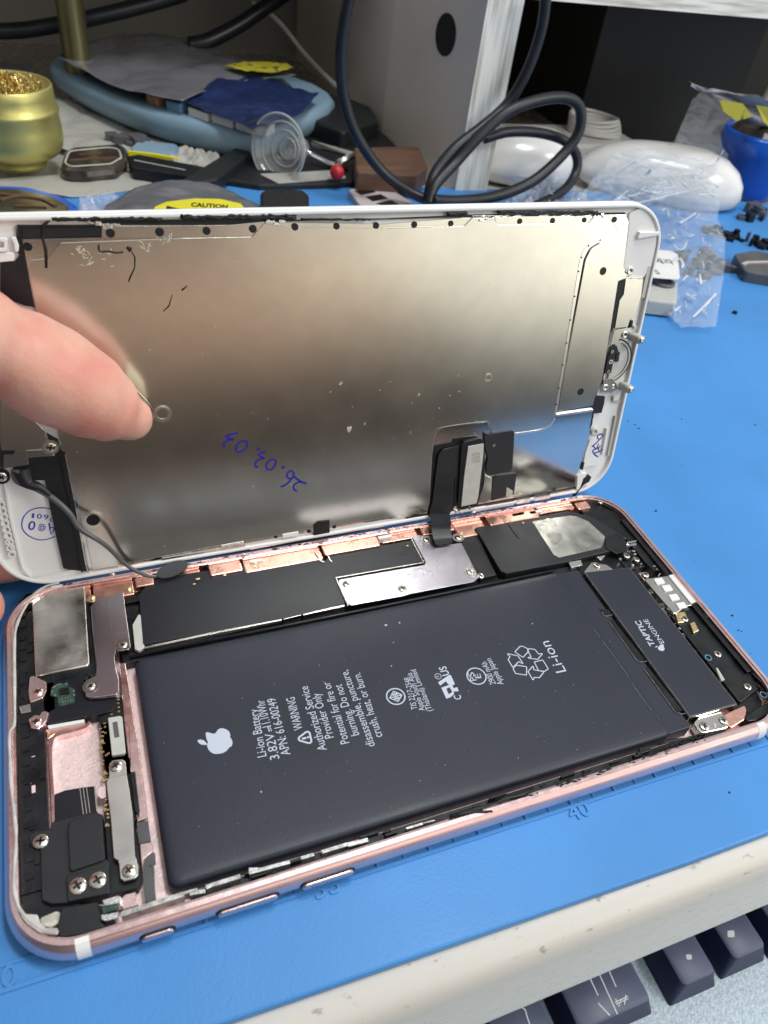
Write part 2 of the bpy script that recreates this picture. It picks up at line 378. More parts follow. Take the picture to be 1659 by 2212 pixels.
# ------------------------------------------------------------------ the opened phone
PL, PW, PR = 158.2, 77.9, 11.5
PO = (79.1, 38.95, 0)
def outline(d, n=14):
    pts = []; r = PR - d
    for cx, cy, a0 in ((PL - PR, PR, -90), (PL - PR, PW - PR, 0), (PR, PW - PR, 90), (PR, PR, 180)):
        for k in range(n + 1):
            a = R(a0 + 90 * k / n); pts.append((cx + r * math.cos(a), cy + r * math.sin(a)))
    # extra points along the long sides
    return pts
def build_phone():
    ph = thing('smartphone', 'opened rose gold smartphone body lying on the blue mat with black battery showing', 'phone', PO)
    B = lambda mb, name, m, par=ph: mb.build(name, m, par, PO)
    # frame: rounded aluminium side wall, rim ledge and inner wall
    prof = [(4.5, 0.0), (3.0, .02), (1.7, .35), (.8, 1.0), (.22, 2.0), (0, 3.1), (.08, 4.0), (.42, 4.9), (.85, 5.45), (1.05, 5.62), (1.12, 5.80), (1.22, 5.86)]
    n = len(outline(0)); mb = MB(); vs = []; fs = []
    for d, z in prof: vs += [(x, y, z) for x, y in outline(d)]
    for k in range(len(prof) - 1):
        for i in range(n): j = (i + 1) % n; fs.append([k * n + i, k * n + j, (k + 1) * n + j, (k + 1) * n + i])
    mb.add(vs, fs, True)
    fr = B(mb, 'frame', 'rose')
    mb = MB(); prof2 = [(1.22, 5.86), (1.95, 5.86), (2.0, 5.55), (2.45, 5.5), (2.5, 1.3)]; vs = []; fs = []
    for d, z in prof2: vs += [(x, y, z) for x, y in outline(d)]
    for k in range(len(prof2) - 1):
        for i in range(n): j = (i + 1) % n; fs.append([k * n + i, k * n + j, (k + 1) * n + j, (k + 1) * n + i])
    mb.add(vs, fs)
    mb.build('rim', 'rose_rim', fr, PO)
    mb = MB(); mb.poly_prism(outline(4.6), .0, .02); mb.poly_prism(outline(2.4), .5, 1.3); B(mb, 'back_shell', 'rose_floor')
    # antenna bands: off white inlays across the side wall, a hair proud
    for x0, x1, side in ((10.2, 12.3, 0), (145.9, 147.9, 0), (10.2, 12.3, 1), (145.9, 147.9, 1)):
        mb = MB(); vs = []; x1_, x0_ = x1, x0
        pr = [(d - .035, z + (.03 if z > 5 else 0)) for d, z in prof[1:]] + [(2.0, 5.89)]
        for d, z in pr:
            y = d if side == 0 else PW - d
            vs += [(x0_, y, z), (x1_, y, z)]
        mb.add(vs, [[2 * i, 2 * i + 1, 2 * i + 3, 2 * i + 2][::(1 if side == 0 else -1)] for i in range(len(pr) - 1)], True)
        B(mb, 'antenna_band', 'white')
    # side switch and volume buttons on the near side
    for x0, x1, nm in ((19.6, 24.6, 'mute_switch'), (31.6, 41.6, 'volume_button'), (45.8, 55.0, 'volume_button')):
        mb = MB(); mb.mi = 1
        ri = .85
        def pill(xa, xb, r, y0, y1):
            pts = rnd_poly([(xa, 3.0 - r), (xb, 3.0 - r), (xb, 3.0 + r), (xa, 3.0 + r)], r * .98, 6); m = len(pts)
            mb.add([(a, y0, b) for a, b in pts] + [(a, y1, b) for a, b in pts] + [(xa / 2 + xb / 2 + (a - xa / 2 - xb / 2) * .985, y1 - .12, 3 + (b - 3) * .8) for a, b in pts],
                   [[i, (i + 1) % m, m + (i + 1) % m, m + i] for i in range(m)] + [[m + i, m + (i + 1) % m, 2 * m + (i + 1) % m, 2 * m + i] for i in range(m)] + [[2 * m + i for i in range(m)]], False)
        pill(x0 - .35, x1 + .35, 1.15, .5, -.03)
        mb.mi = 0; pill(x0, x1, ri, .4, -.38)
        B(mb, nm, ['rose_rim', 'black'])
    # white display gasket that stayed along the left rim
    g = [Y for Y in [P3('D', *q, 6.0) for q in ((128, 1258), (100, 1266), (72, 1285), (52, 1315), (36, 1350), (31, 1390), (31, 1470), (31, 1560))]]
    g += [P3('F', *q, 6.0) for q in ((62, 60), (66, 250), (75, 440), (92, 580), (104, 720), (100, 850), (90, 980), (95, 1100), (130, 1215), (200, 1290), (290, 1350), (380, 1365))]
    mb = MB(); g = cat_rom(g, 5)
    mb.tube(g, [(.32 + .07 * math.sin(i * .9) * math.sin(i * .23), .22) for i in range(len(g))], 8); B(mb, 'gasket', 'gasket')
    mb = MB(); mb.poly_prism(PP('F', [(130, 1230), (180, 1245), (245, 1248), (262, 1300), (300, 1335), (385, 1335), (365, 1375), (260, 1365), (180, 1310), (140, 1265)], 5.9), 5.3, 6.1, .1, .3); B(mb, 'gasket', 'gasket')
    # --- black insulation round the cavity
    mb = MB()
    mb.poly_prism([(2.5, 12), (6.6, 12), (7.0, 16), (7.2, 45), (9.3, 46), (9.3, 74), (12, 75.2), (5, 72), (2.5, 66)], 1.3, 3.9, .1)
    mb.poly_prism([(2.5, 12), (2.5, 9), (6, 4.5), (11, 2.7), (16, 2.7), (16, 6), (9, 9), (7.2, 13)], 1.3, 3.4, .1)
    for y in range(14, 72, 3): mb.box(3.2, y, 3.9, 4.6, y + 2.1, 4.15, .05)
    for k in range(26):
        x = random.uniform(3, 6.4); y = random.uniform(14, 70); mb.box(x, y, 3.8, x + random.uniform(.3, 1.2), y + random.uniform(.3, 2.5), 4.05 + random.uniform(0, .35), .05)
    B(mb, 'antenna_insulator', 'black')
    mb = MB()
    for c in ((200, 215, 232, 272), (200, 385, 232, 447)):
        a = P('F', c[0], c[1], 4); b = P('F', c[2], c[3], 4); mb.box(min(a[0], b[0]), min(a[1], b[1]), 3.85, max(a[0], b[0]), max(a[1], b[1]), 4.03, .03)
    B(mb, 'antenna_slot', 'rose_floor')
    # pink wall ribs around the camera bay
    mb = MB(); z = 2.6
    mb.ribbon(PP('F', [(285, 60), (288, 200), (300, 440), (305, 560), (312, 690)], z), 1.2, 1.3, z)
    mb.ribbon(PP('F', [(330, 100), (334, 300), (345, 460), (350, 640)], z), .5, 1.3, z + .2)
    mb.ribbon(cat_rom(PP('F', [(585, -10), (560, 25), (480, 50), (400, 70), (350, 100), (335, 160)], z), 4), .5, 1.3, z + .3)
    B(mb, 'camera_bay_rib', 'rose_rim')
    mb = MB(); z = 4.2
    mb.poly_prism(PP('A', [(778, 680), (818, 678), (850, 860), (890, 1161), (905, 1300), (838, 1300), (815, 1100), (795, 880)], z), 1.3, z, .15)
    mb.poly_prism(PP('F', [(838, 10), (872, -40), (905, 120), (935, 370), (965, 615), (897, 640), (885, 560), (852, 300)], z), 1.3, z + .05, .15)
    mb.poly_prism(PP('F', [(912, 778), (990, 765), (1000, 830), (940, 880), (925, 930), (918, 870)], z), 1.3, z - .2, .15)
    mb.poly_prism(PP('F', [(820, 1110), (885, 1095), (890, 1160), (910, 1185), (800, 1215), (780, 1150)], 3.4), 1.3, 3.4, .15)
    B(mb, 'battery_tray_rib', 'rose_rim')
    # --- rear camera module (silver shield)
    mb = MB(); c = ccw(PP('L2', [(368, -40), (985, -160), (1045, 770), (1020, 805), (410, 925)], 5.0))
    mb.poly_prism(c, 1.3, 5.0, .25, [.2, .4, .8, .8, .2]); B(mb, 'camera_module', 'steel_dirty')
    mb = MB(); mb.poly_prism(PP('L2', [(1050, 100), (1100, 700), (1130, 880), (1060, 930), (1000, 900), (1060, 780), (1005, 130)], 4.2), 1.3, 4.0, .1)
    mb.poly_prism(PP('L2', [(400, 935), (1010, 830), (1060, 900), (1000, 960), (560, 1010), (545, 940)], 4.0), 1.3, 3.8, .1)
    mb.poly_prism(PP('L2', [(215, 60), (300, -40), (365, -60), (390, 930), (330, 960), (200, 930)], 3.2), 1.3, 3.0, .1)
    B(mb, 'module_surround', 'black')
    # bracket L plate
    mb = MB(); z = 5.05
    mb.poly_prism(PP('L2', [(1062, 110), (1130, 30), (1440, -60), (1460, 120), (1500, 400), (1512, 480), (1400, 500), (1355, 560), (1352, 640), (1335, 690), (1350, 830), (1385, 960), (1385, 1100), (1360, 1140), (1100, 1175), (1000, 1160), (990, 1000), (1010, 975), (1120, 920), (1130, 800), (1110, 690), (1080, 400)], z), z - .35, z, .10, .25)
    br = B(mb, 'camera_bracket', 'steel_lilac')
    mb = MB(); mb.ribbon(cat_rom(PP('L2', [(1275, 60), (1290, 300), (1310, 400), (1350, 430), (1500, 405)], z), 4), .16, z - .02, z + .05); B(mb, 'bracket_seam', 'plate_hi')
    mb = MB(); mb.poly_prism(PP('L2', [(1360, 500), (1510, 480), (1525, 590), (1500, 620), (1370, 635), (1350, 570)], z), z, z + .18, .08, .3); B(mb, 'bracket_tab', 'steel')
    for x, y in ((1435, 565), (1055, 1050)):
        px = P('L2', x, y, z); mb = MB(); mb.ring(px[0], px[1], .95, 1.5, z - .01, z + .06, 24); B(mb, 'screw_seat', 'steel'); screw(ph, px[0], px[1], z + .02, .95, PO, 'steel')
    px = P('L2', 1075, 10, 4.8); screw(ph, px[0], px[1], 4.4, 1.1, PO)
    # flex with its little chip
    mb = MB(); z = 3.9
    mb.poly_prism(PP('L2', [(545, 1005), (940, 940), (990, 1000), (1000, 1165), (1060, 1195), (1370, 1160), (1345, 1290), (1300, 1340), (1080, 1385), (1020, 1390), (560, 1480), (520, 1400), (500, 1230)], z), 1.3, z, .12, .4)
    B(mb, 'camera_flex', 'shield')
    mb = MB(); mb.poly_prism(PP('L2', [(600, 1075), (790, 1000), (800, 1055), (870, 1080), (870, 1240), (690, 1290), (670, 1180), (590, 1160)], z), z, z + .25, .05); B(mb, 'sensor_board', 'green')
    mb = MB(); mb.poly_prism(PP('L2', [(695, 1075), (805, 1055), (812, 1125), (700, 1140)], z + .5), z + .2, z + .7, .08); B(mb, 'sensor_chip', 'black')
    mb = MB(); a = PP('L2', [(705, 1180), (850, 1150), (860, 1230), (720, 1270)], z + .4)
    for u in (0.08, .3, .52, .74):
        for v in (.1, .5):
            p = Vector(a[0]).lerp(Vector(a[1]), u).lerp(Vector(a[3]).lerp(Vector(a[2]), u), v); mb.box(p.x, p.y - .25, z + .2, p.x + .22, p.y, z + .42)
    for q in ((620, 1060), (640, 1045), (670, 1030), (700, 1020), (610, 1110), (640, 1150), (770, 1020), (860, 1100), (865, 1150)):
        p = P('L2', *q, z + .3); mb.box(p[0] - .2, p[1] - .12, z + .2, p[0] + .2, p[1] + .12, z + .45, .04)
    B(mb, 'sensor_contact', 'tin')
    # pink tabs with screws at the left
    for pts, sc_ in (([(345, 935), (385, 920), (535, 985), (545, 1090), (500, 1180), (350, 1235), (330, 1100)], (435, 1105)), ([(330, 1430), (400, 1380), (470, 1385), (480, 1345), (530, 1330), (570, 1350), (545, 1440), (500, 1500), (440, 1545), (360, 1530)], (415, 1455))):
        mb = MB(); mb.poly_prism(PP('L2', pts, 4.6), 2.0, 4.6, .12, .3); B(mb, 'screw_tab', 'rose_rim')
        p = P('L2', *sc_, 4.8); screw(ph, p[0], p[1], 4.65, 1.05, PO, 'rose_rim')
    mb = MB(); mb.poly_prism(PP('L2', [(220, 1280), (350, 1245), (362, 1340), (250, 1360)], 4.4), 3.5, 4.4, .1); B(mb, 'contact_spring', 'steel')
    mb = MB(); mb.poly_prism(PP('L2', [(550, 1500), (980, 1425), (985, 1460), (570, 1540)], 3.4), 2.0, 3.4, .1); B(mb, 'flash_window', 'white')
    mb = MB(); mb.poly_prism(PP('L2', [(470, 1560), (560, 1540), (980, 1470), (1040, 1480), (1000, 1520), (640, 1600), (560, 1660), (480, 1640)], 2.6), 1.3, 2.6, .1, .3); B(mb, 'camera_bay_rib', 'copper')
    # --- connector board strip between camera bay and battery
    mb = MB(); z = 3.6
    mb.poly_prism(PP('L2', [(1145, 1400), (1290, 1350), (1370, 1170), (1430, 1170), (1445, 1370), (1500, 1640), (1520, 1990), (1600, 2074), (1260, 2074), (1210, 2000), (1180, 1600)], z), 1.3, z, .1)
    mb.poly_prism(PP('F', [(655, 0), (850, -20), (880, 310), (910, 580), (880, 640), (930, 990), (900, 1070), (720, 1120), (700, 900), (680, 560), (690, 400), (700, 380), (665, 150)], z), 1.3, z, .1)
    lb = B(mb, 'connector_board', 'black')
    mb = MB()
    for k in range(42):
        q = random.uniform(0, 1); x = 662 + 40 * q + random.uniform(-14, 14); y = 20 + q * 660 + random.uniform(-10, 10)
        p = P('F', x, y, z + .2); s_ = random.uniform(.12, .3); mb.box(p[0] - s_, p[1] - s_ * .6, z - .1, p[0] + s_, p[1] + s_ * .6, z + random.uniform(.15, .4), .03)
    for q in ((1380, 1200), (1378, 1245), (1382, 1290), (1385, 1340), (1300, 1375), (1220, 1480), (1225, 1520), (1200, 1580), (1230, 1590), (1240, 1850), (1265, 1830)):
        p = P('L2', *q, z + .2); mb.box(p[0] - .22, p[1] - .16, z - .1, p[0] + .22, p[1] + .16, z + .35, .03)
    B(mb, 'solder_point', 'gold')
    mb = MB(); mb.poly_prism(PP('L2', [(1258, 1410), (1400, 1385), (1425, 1400), (1465, 1810), (1440, 1830), (1305, 1850)], 4.3), 3.0, 4.3, .12, .15); B(mb, 'board_connector', 'label')
    mb = MB(); mb.ribbon(PP('L2', [(1340, 1460), (1365, 1640)], 4.3), .9, 4.29, 4.34); B(mb, 'connector_mark', 'flex_grey')
    mb = MB(); mb.poly_prism(PP('F', [(640, 420), (690, 395), (694, 480), (660, 490), (638, 470)], 3.9), 3.5, 3.9, .1, .3); B(mb, 'foam_pad', 'rose_floor')
    # --- long silver bracket with two screws
    mb = MB(); z = 5.1
    mb.poly_prism(PP('F', [(712, 262), (735, 238), (800, 230), (820, 250), (828, 335), (845, 430), (868, 590), (882, 860), (905, 930), (903, 985), (880, 1010), (810, 1027), (785, 1010), (775, 895), (742, 875), (722, 620), (697, 420), (696, 375), (712, 350)], z), z - .4, z, .12, .3)
    B(mb, 'connector_bracket', 'steel')
    mb = MB(); mb.ribbon(PP('F', [(712, 352), (828, 330)], z), .35, z - .02, z + .10); mb.ribbon(PP('F', [(776, 905), (888, 880)], z), .35, z - .02, z + .10); B(mb, 'bracket_fold', 'plate_hi')
    for q in ((757, 278), (842, 960)): p = P('F', *q, z); screw(ph, p[0], p[1], z + .05, 1.15, PO)
    mb = MB(); mb.poly_prism(PP('F', [(850, 315), (882, 310), (912, 570), (905, 610), (880, 560)], 4.8), 2, 4.8, .1); B(mb, 'cable_clip', 'black')
    # --- dark flex in the camera bay
    mb = MB(); mb.poly_prism(PP('F', [(355, 458), (430, 430), (540, 412), (615, 404), (632, 560), (635, 640), (355, 680)], 3.0), 1.4, 2.9, .12); B(mb, 'side_flex', 'shield')
    mb = MB()
    for k in (0, 1, 2): mb.ribbon(PP('F', [(520 + k * 22, 412 - k * 2), (545 + k * 22, 590)], 3), .12, 2.89, 2.95)
    mb.ribbon(PP('F', [(618, 405), (634, 575)], 3.2), .18, 2.85, 3.3); B(mb, 'flex_edge', 'steel')
    # --- big black module near the near left corner (front camera side)
    mb = MB(); z = 4.4
    mb.poly_prism(PP('F', [(185, 735), (235, 700), (325, 690), (333, 645), (440, 615), (600, 574), (668, 588), (690, 880), (715, 900), (722, 1115), (440, 1168), (330, 1175), (272, 1150), (262, 820), (205, 800)], z), 1.3, z, .18, .5)
    B(mb, 'headphone_module', 'module')
    mb = MB(); mb.poly_prism(PP('F', [(442, 700), (450, 640), (600, 580), (662, 590), (688, 885), (455, 965)], z + .6), z - .1, z + .6, .2, .5); B(mb, 'module_block', 'module')
    mb = MB(); mb.poly_prism(PP('F', [(432, 1010), (450, 985), (690, 925), (712, 945), (718, 1105), (440, 1160)], z + .5), z - .1, z + .45, .18, .4); B(mb, 'module_foot', 'module')
    for q, r in (((507, 1057), 1.5), ((638, 1019), 1.5), ((262, 757), 1.35)):
        p = P('F', *q, z + .7); screw(ph, p[0], p[1], z + (.55 if r > 1.4 else .1), r * .92, PO)
    # corner bits
    mb = MB(); mb.poly_prism(PP('F', [(140, 800), (262, 820), (272, 1150), (330, 1175), (395, 1200), (250, 1270), (165, 1200), (140, 1080)], 3.0), 1.3, 3.0, .2, .5); B(mb, 'corner_block', 'black')
    mb = MB(); mb.poly_prism(PP('F', [(250, 1270), (390, 1210), (405, 1290), (330, 1330), (270, 1320)], 4.2), 1.3, 4.2, .25, .8); B(mb, 'clear_glue', 'residue')
    mb = MB(); mb.poly_prism(PP('F', [(400, 1200), (640, 1160), (660, 1290), (700, 1330), (560, 1375), (385, 1395), (370, 1340)], 4.6), 1.3, 4.6, .2, .6); B(mb, 'corner_tape', 'black_m')
    mb = MB(); mb.poly_prism(PP('F', [(665, 1150), (765, 1120), (788, 1125), (785, 1170), (680, 1190)], 4.8), 2, 4.8, .15); mb.poly_prism(PP('F', [(655, 1245), (700, 1240), (770, 1225), (772, 1270), (690, 1290), (660, 1280)], 4.8), 3, 4.8, .15)
    B(mb, 'contact_clip', 'tin')
    mb = MB(); mb.poly_prism(PP('F', [(665, 1190), (760, 1170), (765, 1215), (670, 1240)], 4.4), 2, 4.4, .1); B(mb, 'clip_insulator', 'green')
    # volume key flex, curving stacked tracks
    mb = MB()
    for k in range(6):
        o_ = k * 11
        mb.ribbon(cat_rom(PP('F', [(1010, 845 + o_), (968 + k * 4, 872 + o_), (945 + o_, 930 + k * 3), (945 + o_, 1010), (950 + o_, 1100), (958 + o_, 1165)], 4.2), 4), .42, 3.5, 4.2 + .05 * (k % 2))
    B(mb, 'volume_flex', 'flex_grey')
    mb = MB(); mb.poly_prism(PP('F', [(890, 642), (966, 628), (985, 765), (908, 778)], 4.4), 3, 4.3, .1); B(mb, 'battery_tab', 'flex_grey')
    # near side clips between battery and rim
    mb = MB(); z = 5.0
    for q in ((790, 1265, 1200, 1100, 30), (1200, 1125, 1290, 1070, 16), (1345, 1085, 1570, 985, 26), (1625, 975, 1700, 945, 30)):
        a = Vector(P('F', q[0], q[1] - 20, z)); b = Vector(P('F', q[2], q[3] + 10, z)); mb.ribbon([a, a.lerp(b, .5), b], q[4] * .026, 2.5, z)
    for q in ((65, 715, 150, 700, 30), (155, 690, 215, 660, 22), (215, 660, 340, 622, 28), (388, 605, 610, 545, 30), (612, 540, 742, 500, 28), (785, 487, 925, 445, 30), (925, 452, 1035, 425, 34), (1245, 362, 1335, 335, 18), (1340, 330, 1400, 315, 8)):
        a = Vector(P('H5', q[0], q[1], z)); b = Vector(P('H5', q[2], q[3], z)); mb.ribbon([a, a.lerp(b, .5), b], q[4] * .020, 3, z + random.uniform(-.2, .25))
    B(mb, 'side_clip', 'clip_grey')
    mb = MB()
    for k in range(30):
        x = random.uniform(30, 135); y = random.uniform(2.7, 4.3); l = random.uniform(.5, 3.5)
        mb.box(x, y, 3, x + l, y + random.uniform(.2, .6), random.uniform(4.4, 5.3), .05)
    mb.box(28, 2.6, 1.3, 140, 4.5, 3.6, .1)
    B(mb, 'side_insulator', 'black')
    mb = MB()      # shreds of torn black adhesive on the near rim
    for c, pts in (('N', [(680, 245), (720, 238), (760, 232), (812, 230)]), ('N', [(700, 240), (760, 222), (800, 215), (850, 190), (900, 178), (940, 160)]), ('N', [(820, 195), (870, 182), (935, 155)]), ('N', [(1320, 25), (1360, 12), (1420, 5)]), ('H5', [(1480, 300), (1560, 275), (1659, 262)])):
        mb.tube([P3(c, x, y, 6.0 + .2 * math.sin(x)) for x, y in pts], [(.28 + .15 * math.sin(i * 2), .12) for i in range(len(pts))], 6)
    for k in range(60):
        x = random.uniform(88, 132); a = random.uniform(-.5, .5); l = random.uniform(.3, 1.6); y = random.uniform(1.7, 3.0)
        mb.tube([(x, y, 5.75), (x + l * .5, y + a * .4, 5.95), (x + l, y + a * .7, 5.8)], [(.10, .05), (.16, .07), (.05, .03)], 5)
    B(mb, 'torn_adhesive', 'black_m')
    # --- battery
    bt_o = [(25.0, 6.2), (125.9, 6.0), (126.1, 6.0), (126.1, 52.9), (25.0, 53.4)]
    mb = MB(); x0, x1, y0, y1 = 24.7, 127.3, 5.5, 53.3
    rings = [(0, 1.4, 2.0), (-.0, 3.9, 2.0), (.18, 4.42, 2.0), (.5, 4.68, 2.1), (1.0, 4.80, 2.2), (2.0, 4.85, 2.6), (4, 4.86, 3)]
    vs = []; n = None
    for d, zz, r in rings:
        pp = rrect(x0 + d, y0 + d, x1 - d, y1 - d, max(.3, 1.8 - d * .2), 6); n = len(pp); vs += [(x, y, zz) for x, y in pp]
    fs = [[k * n + i, k * n + (i + 1) % n, (k + 1) * n + (i + 1) % n, (k + 1) * n + i] for k in range(len(rings) - 1) for i in range(n)]
    fs.append([(len(rings) - 1) * n + i for i in range(n)])
    mb.add(vs, fs, True); bat = B(mb, 'battery', 'battery')
    mb = MB(); mb.box(126.2, 5.9, 1.4, 132.4, 52.6, 4.5, .25, .5); B(mb, 'battery_end_flap', 'battery')
    TZ = 4.875
    T = lambda mb, name, m: _sub(mb, name, m, bat)
    def _sub(mb, name, m, par): 
        o = mb.build(name, m, par, PO); return o
    # raised seams and recesses at the battery's right end
    mb = MB(); z = 4.88
    for pts in ([(1060, 130), (1098, 180)], [(1115, 205), (1200, 320), (1285, 440)], [(1310, 485), (1360, 560), (1435, 660)], [(1465, 690), (1490, 725)]):
        mb.ribbon(PP('G', pts, z), .10, z - .1, z + .03)
    for pts in ([(1112, 18), (1122, 40), (1140, 45), (1180, 35)], [(1158, 80), (1340, 335), (1360, 345), (1405, 338)], [(1388, 390), (1590, 670), (1625, 685), (1659, 680)]):
        mb.ribbon(PP('G', pts, 4.6), .16, 4.45, 4.72)
    T(mb, 'wrap_seam', 'seam')
    mb = MB()
    for pts in ([(1095, 0), (1155, 0), (1175, 30), (1130, 36)], [(1160, 72), (1180, 65), (1390, 325), (1350, 338)], [(1395, 385), (1410, 375), (1640, 660), (1600, 668)]):
        mb.poly_prism(PP('G', pts, 4.6), 4.4, 4.64)
    T(mb, 'pull_tab_recess', 'black')
    # printing on the battery
    mb = MB()
    sz = 2.55
    for t, a, b, s_ in (('Li-ion Battery', (622, 797), (572, 540), 1.0), ('3.82V', (692, 810), (660, 670), 1.0), ('11.10Whr', (647, 633), (608, 490), 1.0), ('APN: 616-00249', (752, 787), (669, 480), 1.0),
                        ('WARNING', (820, 650), (773, 475), 1.0), ('Authorized Service', (950, 762), (845, 415), 1.0), ('Provider Only', (988, 694), (910, 453), 1.0),
                        ('Potential for fire or', (1073, 724), (966, 392), 1.0), ('burning. Do not', (1127, 680), (1030, 405), 1.0), ('disassemble, puncture,', (1213, 740), (1062, 328), 1.0), ('crush, heat, or burn.', (1253, 690), (1130, 342), 1.0),
                        ('TIS 2217-2548', (1443, 542), (1400, 370), .72), ('Apple South Asia', (1484, 548), (1412, 343), .72), ('(Thailand) Limited', (1526, 550), (1433, 325), .72)):
        put_text(mb, t, P('E', *a, TZ), P('E', *b, TZ), sz * s_, TZ, -.002)
    for t, a, b, s_ in (('2900 mAh', (421, 485), (357, 340), .78), ('Apple Japan', (471, 487), (385, 317), .78), ('Li-ion', (880, 402), (765, 203), 1.45), ('US', (117, 425), (90, 368), .95), ('P', (294, 462), (285, 437), .8), ('S', (281, 437), (272, 408), .8), ('E', (325, 447), (316, 418), .75)):
        put_text(mb, t, P('G', *a, TZ), P('G', *b, TZ), sz * s_, TZ, (.012 if t == 'US' else -.002))
    # direct current sign
    a = P('E', 660, 665, TZ); b = P('E', 650, 637, TZ)
    da = Vector(P('E', 672, 662, TZ)) ; 
    mb.ribbon(PP('E', [(637, 664), (628, 636)], TZ), .22, TZ - .01, TZ + .012)
    for k in range(3): mb.ribbon(PP('E', [(648 - k * 3.2, 662 - k * 10), (646.5 - k * 3.2, 656 - k * 10)], TZ), .22, TZ - .01, TZ + .012)
    # warning triangle
    tri = PP('E', [(783, 708), (852, 655), (870, 733)], TZ); tri_c = cat = rnd_poly(ccw(tri), .45, 3)
    mb.ribbon(tri_c + [tri_c[0]], .36, TZ - .01, TZ + .012)
    mb.ribbon(PP('E', [(815, 704), (838, 698)], TZ), .42, TZ - .01, TZ + .012); p = P('E', 848, 695, TZ); mb.disc(p[0], p[1], .24, TZ - .01, TZ + .012, 8)
    # round mark with a faceted diamond
    p = P('E', 1325, 473, TZ); mb.ring(p[0], p[1], 1.78, 2.05, TZ - .01, TZ + .012, 36)
    dm = [(p[0] + 1.35 * math.cos(R(a_)), p[1] + 1.35 * math.sin(R(a_))) for a_ in (0, 90, 180, 270)]
    mb.ribbon(dm + [dm[0]], .26, TZ - .01, TZ + .012); mb.ribbon([dm[0], dm[2]], .22, TZ - .01, TZ + .013)
    for q in ((.4, .55), (-.4, .55), (.4, -.55), (-.4, -.55)): mb.disc(p[0] + q[0] * .9, p[1] + q[1] * .9, .30, TZ - .01, TZ + .012, 4)
    mb.ribbon([(p[0], p[1]), dm[1]], .2, TZ - .01, TZ + .012); mb.ribbon([(p[0], p[1]), dm[3]], .2, TZ - .01, TZ + .012)
    # recognised component mark (mirrored R and U)
    q4 = lambda pts: PP('H4', pts, TZ)
    mb.poly_prism(q4([(345, 572), (368, 607), (430, 560), (470, 610), (510, 605), (528, 590), (485, 495), (468, 490)]), TZ - .01, TZ + .012)
    mb.poly_prism(q4([(380, 630), (435, 750), (470, 738), (460, 700), (440, 655), (438, 640), (470, 625), (468, 600)]), TZ - .008, TZ + .013)
    mb.poly_prism(q4([(468, 600), (470, 625), (500, 672), (484, 690), (460, 700), (470, 738), (480, 735), (520, 700), (515, 670), (570, 670), (555, 625), (515, 635), (500, 605)]), TZ - .006, TZ + .014)
    put_text(mb, 'C', P('H4', 602, 755, TZ), P('H4', 588, 708, TZ), 2.2, TZ, .012)
    p = P('H4', 345, 506, TZ); mb.ring(p[0], p[1], .62, .74, TZ - .01, TZ + .012, 20); put_text(mb, 'R', P('H4', 357, 514, TZ), P('H4', 352, 497, TZ), .85, TZ)
    p = P('G', 292, 435, TZ); mb.ring(p[0], p[1], 1.95, 2.2, TZ - .01, TZ + .012, 36)
    # recycling arrows
    for k, pts in enumerate(([(1180, 240), (1240, 178), (1270, 180), (1320, 205), (1330, 235), (1270, 300)], [(1330, 205), (1400, 213), (1440, 265), (1490, 252), (1430, 322), (1300, 303), (1360, 296), (1320, 225)],
                             [(1092, 257), (1150, 270), (1215, 283), (1280, 380), (1225, 345), (1160, 410), (1108, 325), (1128, 290)], [(1165, 412), (1198, 385), (1310, 402), (1308, 493), (1190, 476), (1165, 430)],
                             [(1325, 455), (1385, 385), (1385, 435), (1500, 455), (1450, 520), (1390, 518), (1383, 555), (1360, 515)], [(1392, 350), (1485, 328), (1545, 425), (1505, 452), (1440, 445)])):
        pp = rnd_poly(ccw(q4(pts)), .12, 2); mb.ribbon(pp + [pp[0]], .22, TZ - .01, TZ + .012 + k * .001)
    T(mb, 'battery_print', 'print')
    mb = MB()      # fruit shaped emblem
    bod = [(288, 690), (296, 672), (312, 665), (330, 668), (345, 655), (368, 648), (390, 648), (406, 655), (403, 668), (400, 685), (410, 703), (425, 712), (434, 716), (436, 730), (428, 752), (412, 772), (392, 782), (375, 783), (352, 786), (330, 783), (312, 770), (300, 750), (298, 728), (292, 712)]
    bod = [(292, 690), (290, 675), (298, 668), (315, 672), (330, 676), (345, 672), (352, 660), (365, 649), (385, 647), (405, 655), (418, 665), (424, 685), (423, 695), (430, 705), (436, 722), (432, 742), (418, 752), (405, 768), (385, 780), (362, 785), (340, 786), (318, 776), (303, 757), (298, 738), (302, 722), (296, 708)]
    mb.poly_prism([tuple(v) for v in cat_rom([Vector(v) for v in PP('E', bod, TZ)], 3, True)], TZ - .01, TZ + .012)
    leaf = [(246, 712), (262, 708), (278, 712), (292, 724), (299, 735), (280, 737), (262, 733), (251, 724)]
    mb.poly_prism([tuple(v) for v in cat_rom([Vector(v) for v in PP('E', leaf, TZ)], 3, True)], TZ - .01, TZ + .012)
    T(mb, 'battery_logo', 'print')
    mb = MB()      # specks of dust and glue on the battery
    for c, x, y, s_ in [('E', 592, 992, 9), ('E', 490, 482, 4), ('E', 1312, 180, 6), ('E', 1302, 308, 7), ('E', 1270, 85, 12), ('E', 1345, 72, 10), ('E', 908, 303, 4), ('E', 930, 393, 3), ('E', 62, 728, 3), ('E', 1455, 933, 3), ('E', 1530, 1007, 3), ('E', 1303, 1080, 3), ('E', 252, 1182, 3), ('G', 565, 970, 4), ('G', 87, 1017, 3), ('G', 948, 915, 3), ('G', 445, 225, 3), ('G', 1163, 210, 4), ('G', 1365, 808, 3), ('G', 658, 92, 8), ('G', 240, 535, 3), ('G', 924, 493, 3), ('G', 808, 532, 3)]:
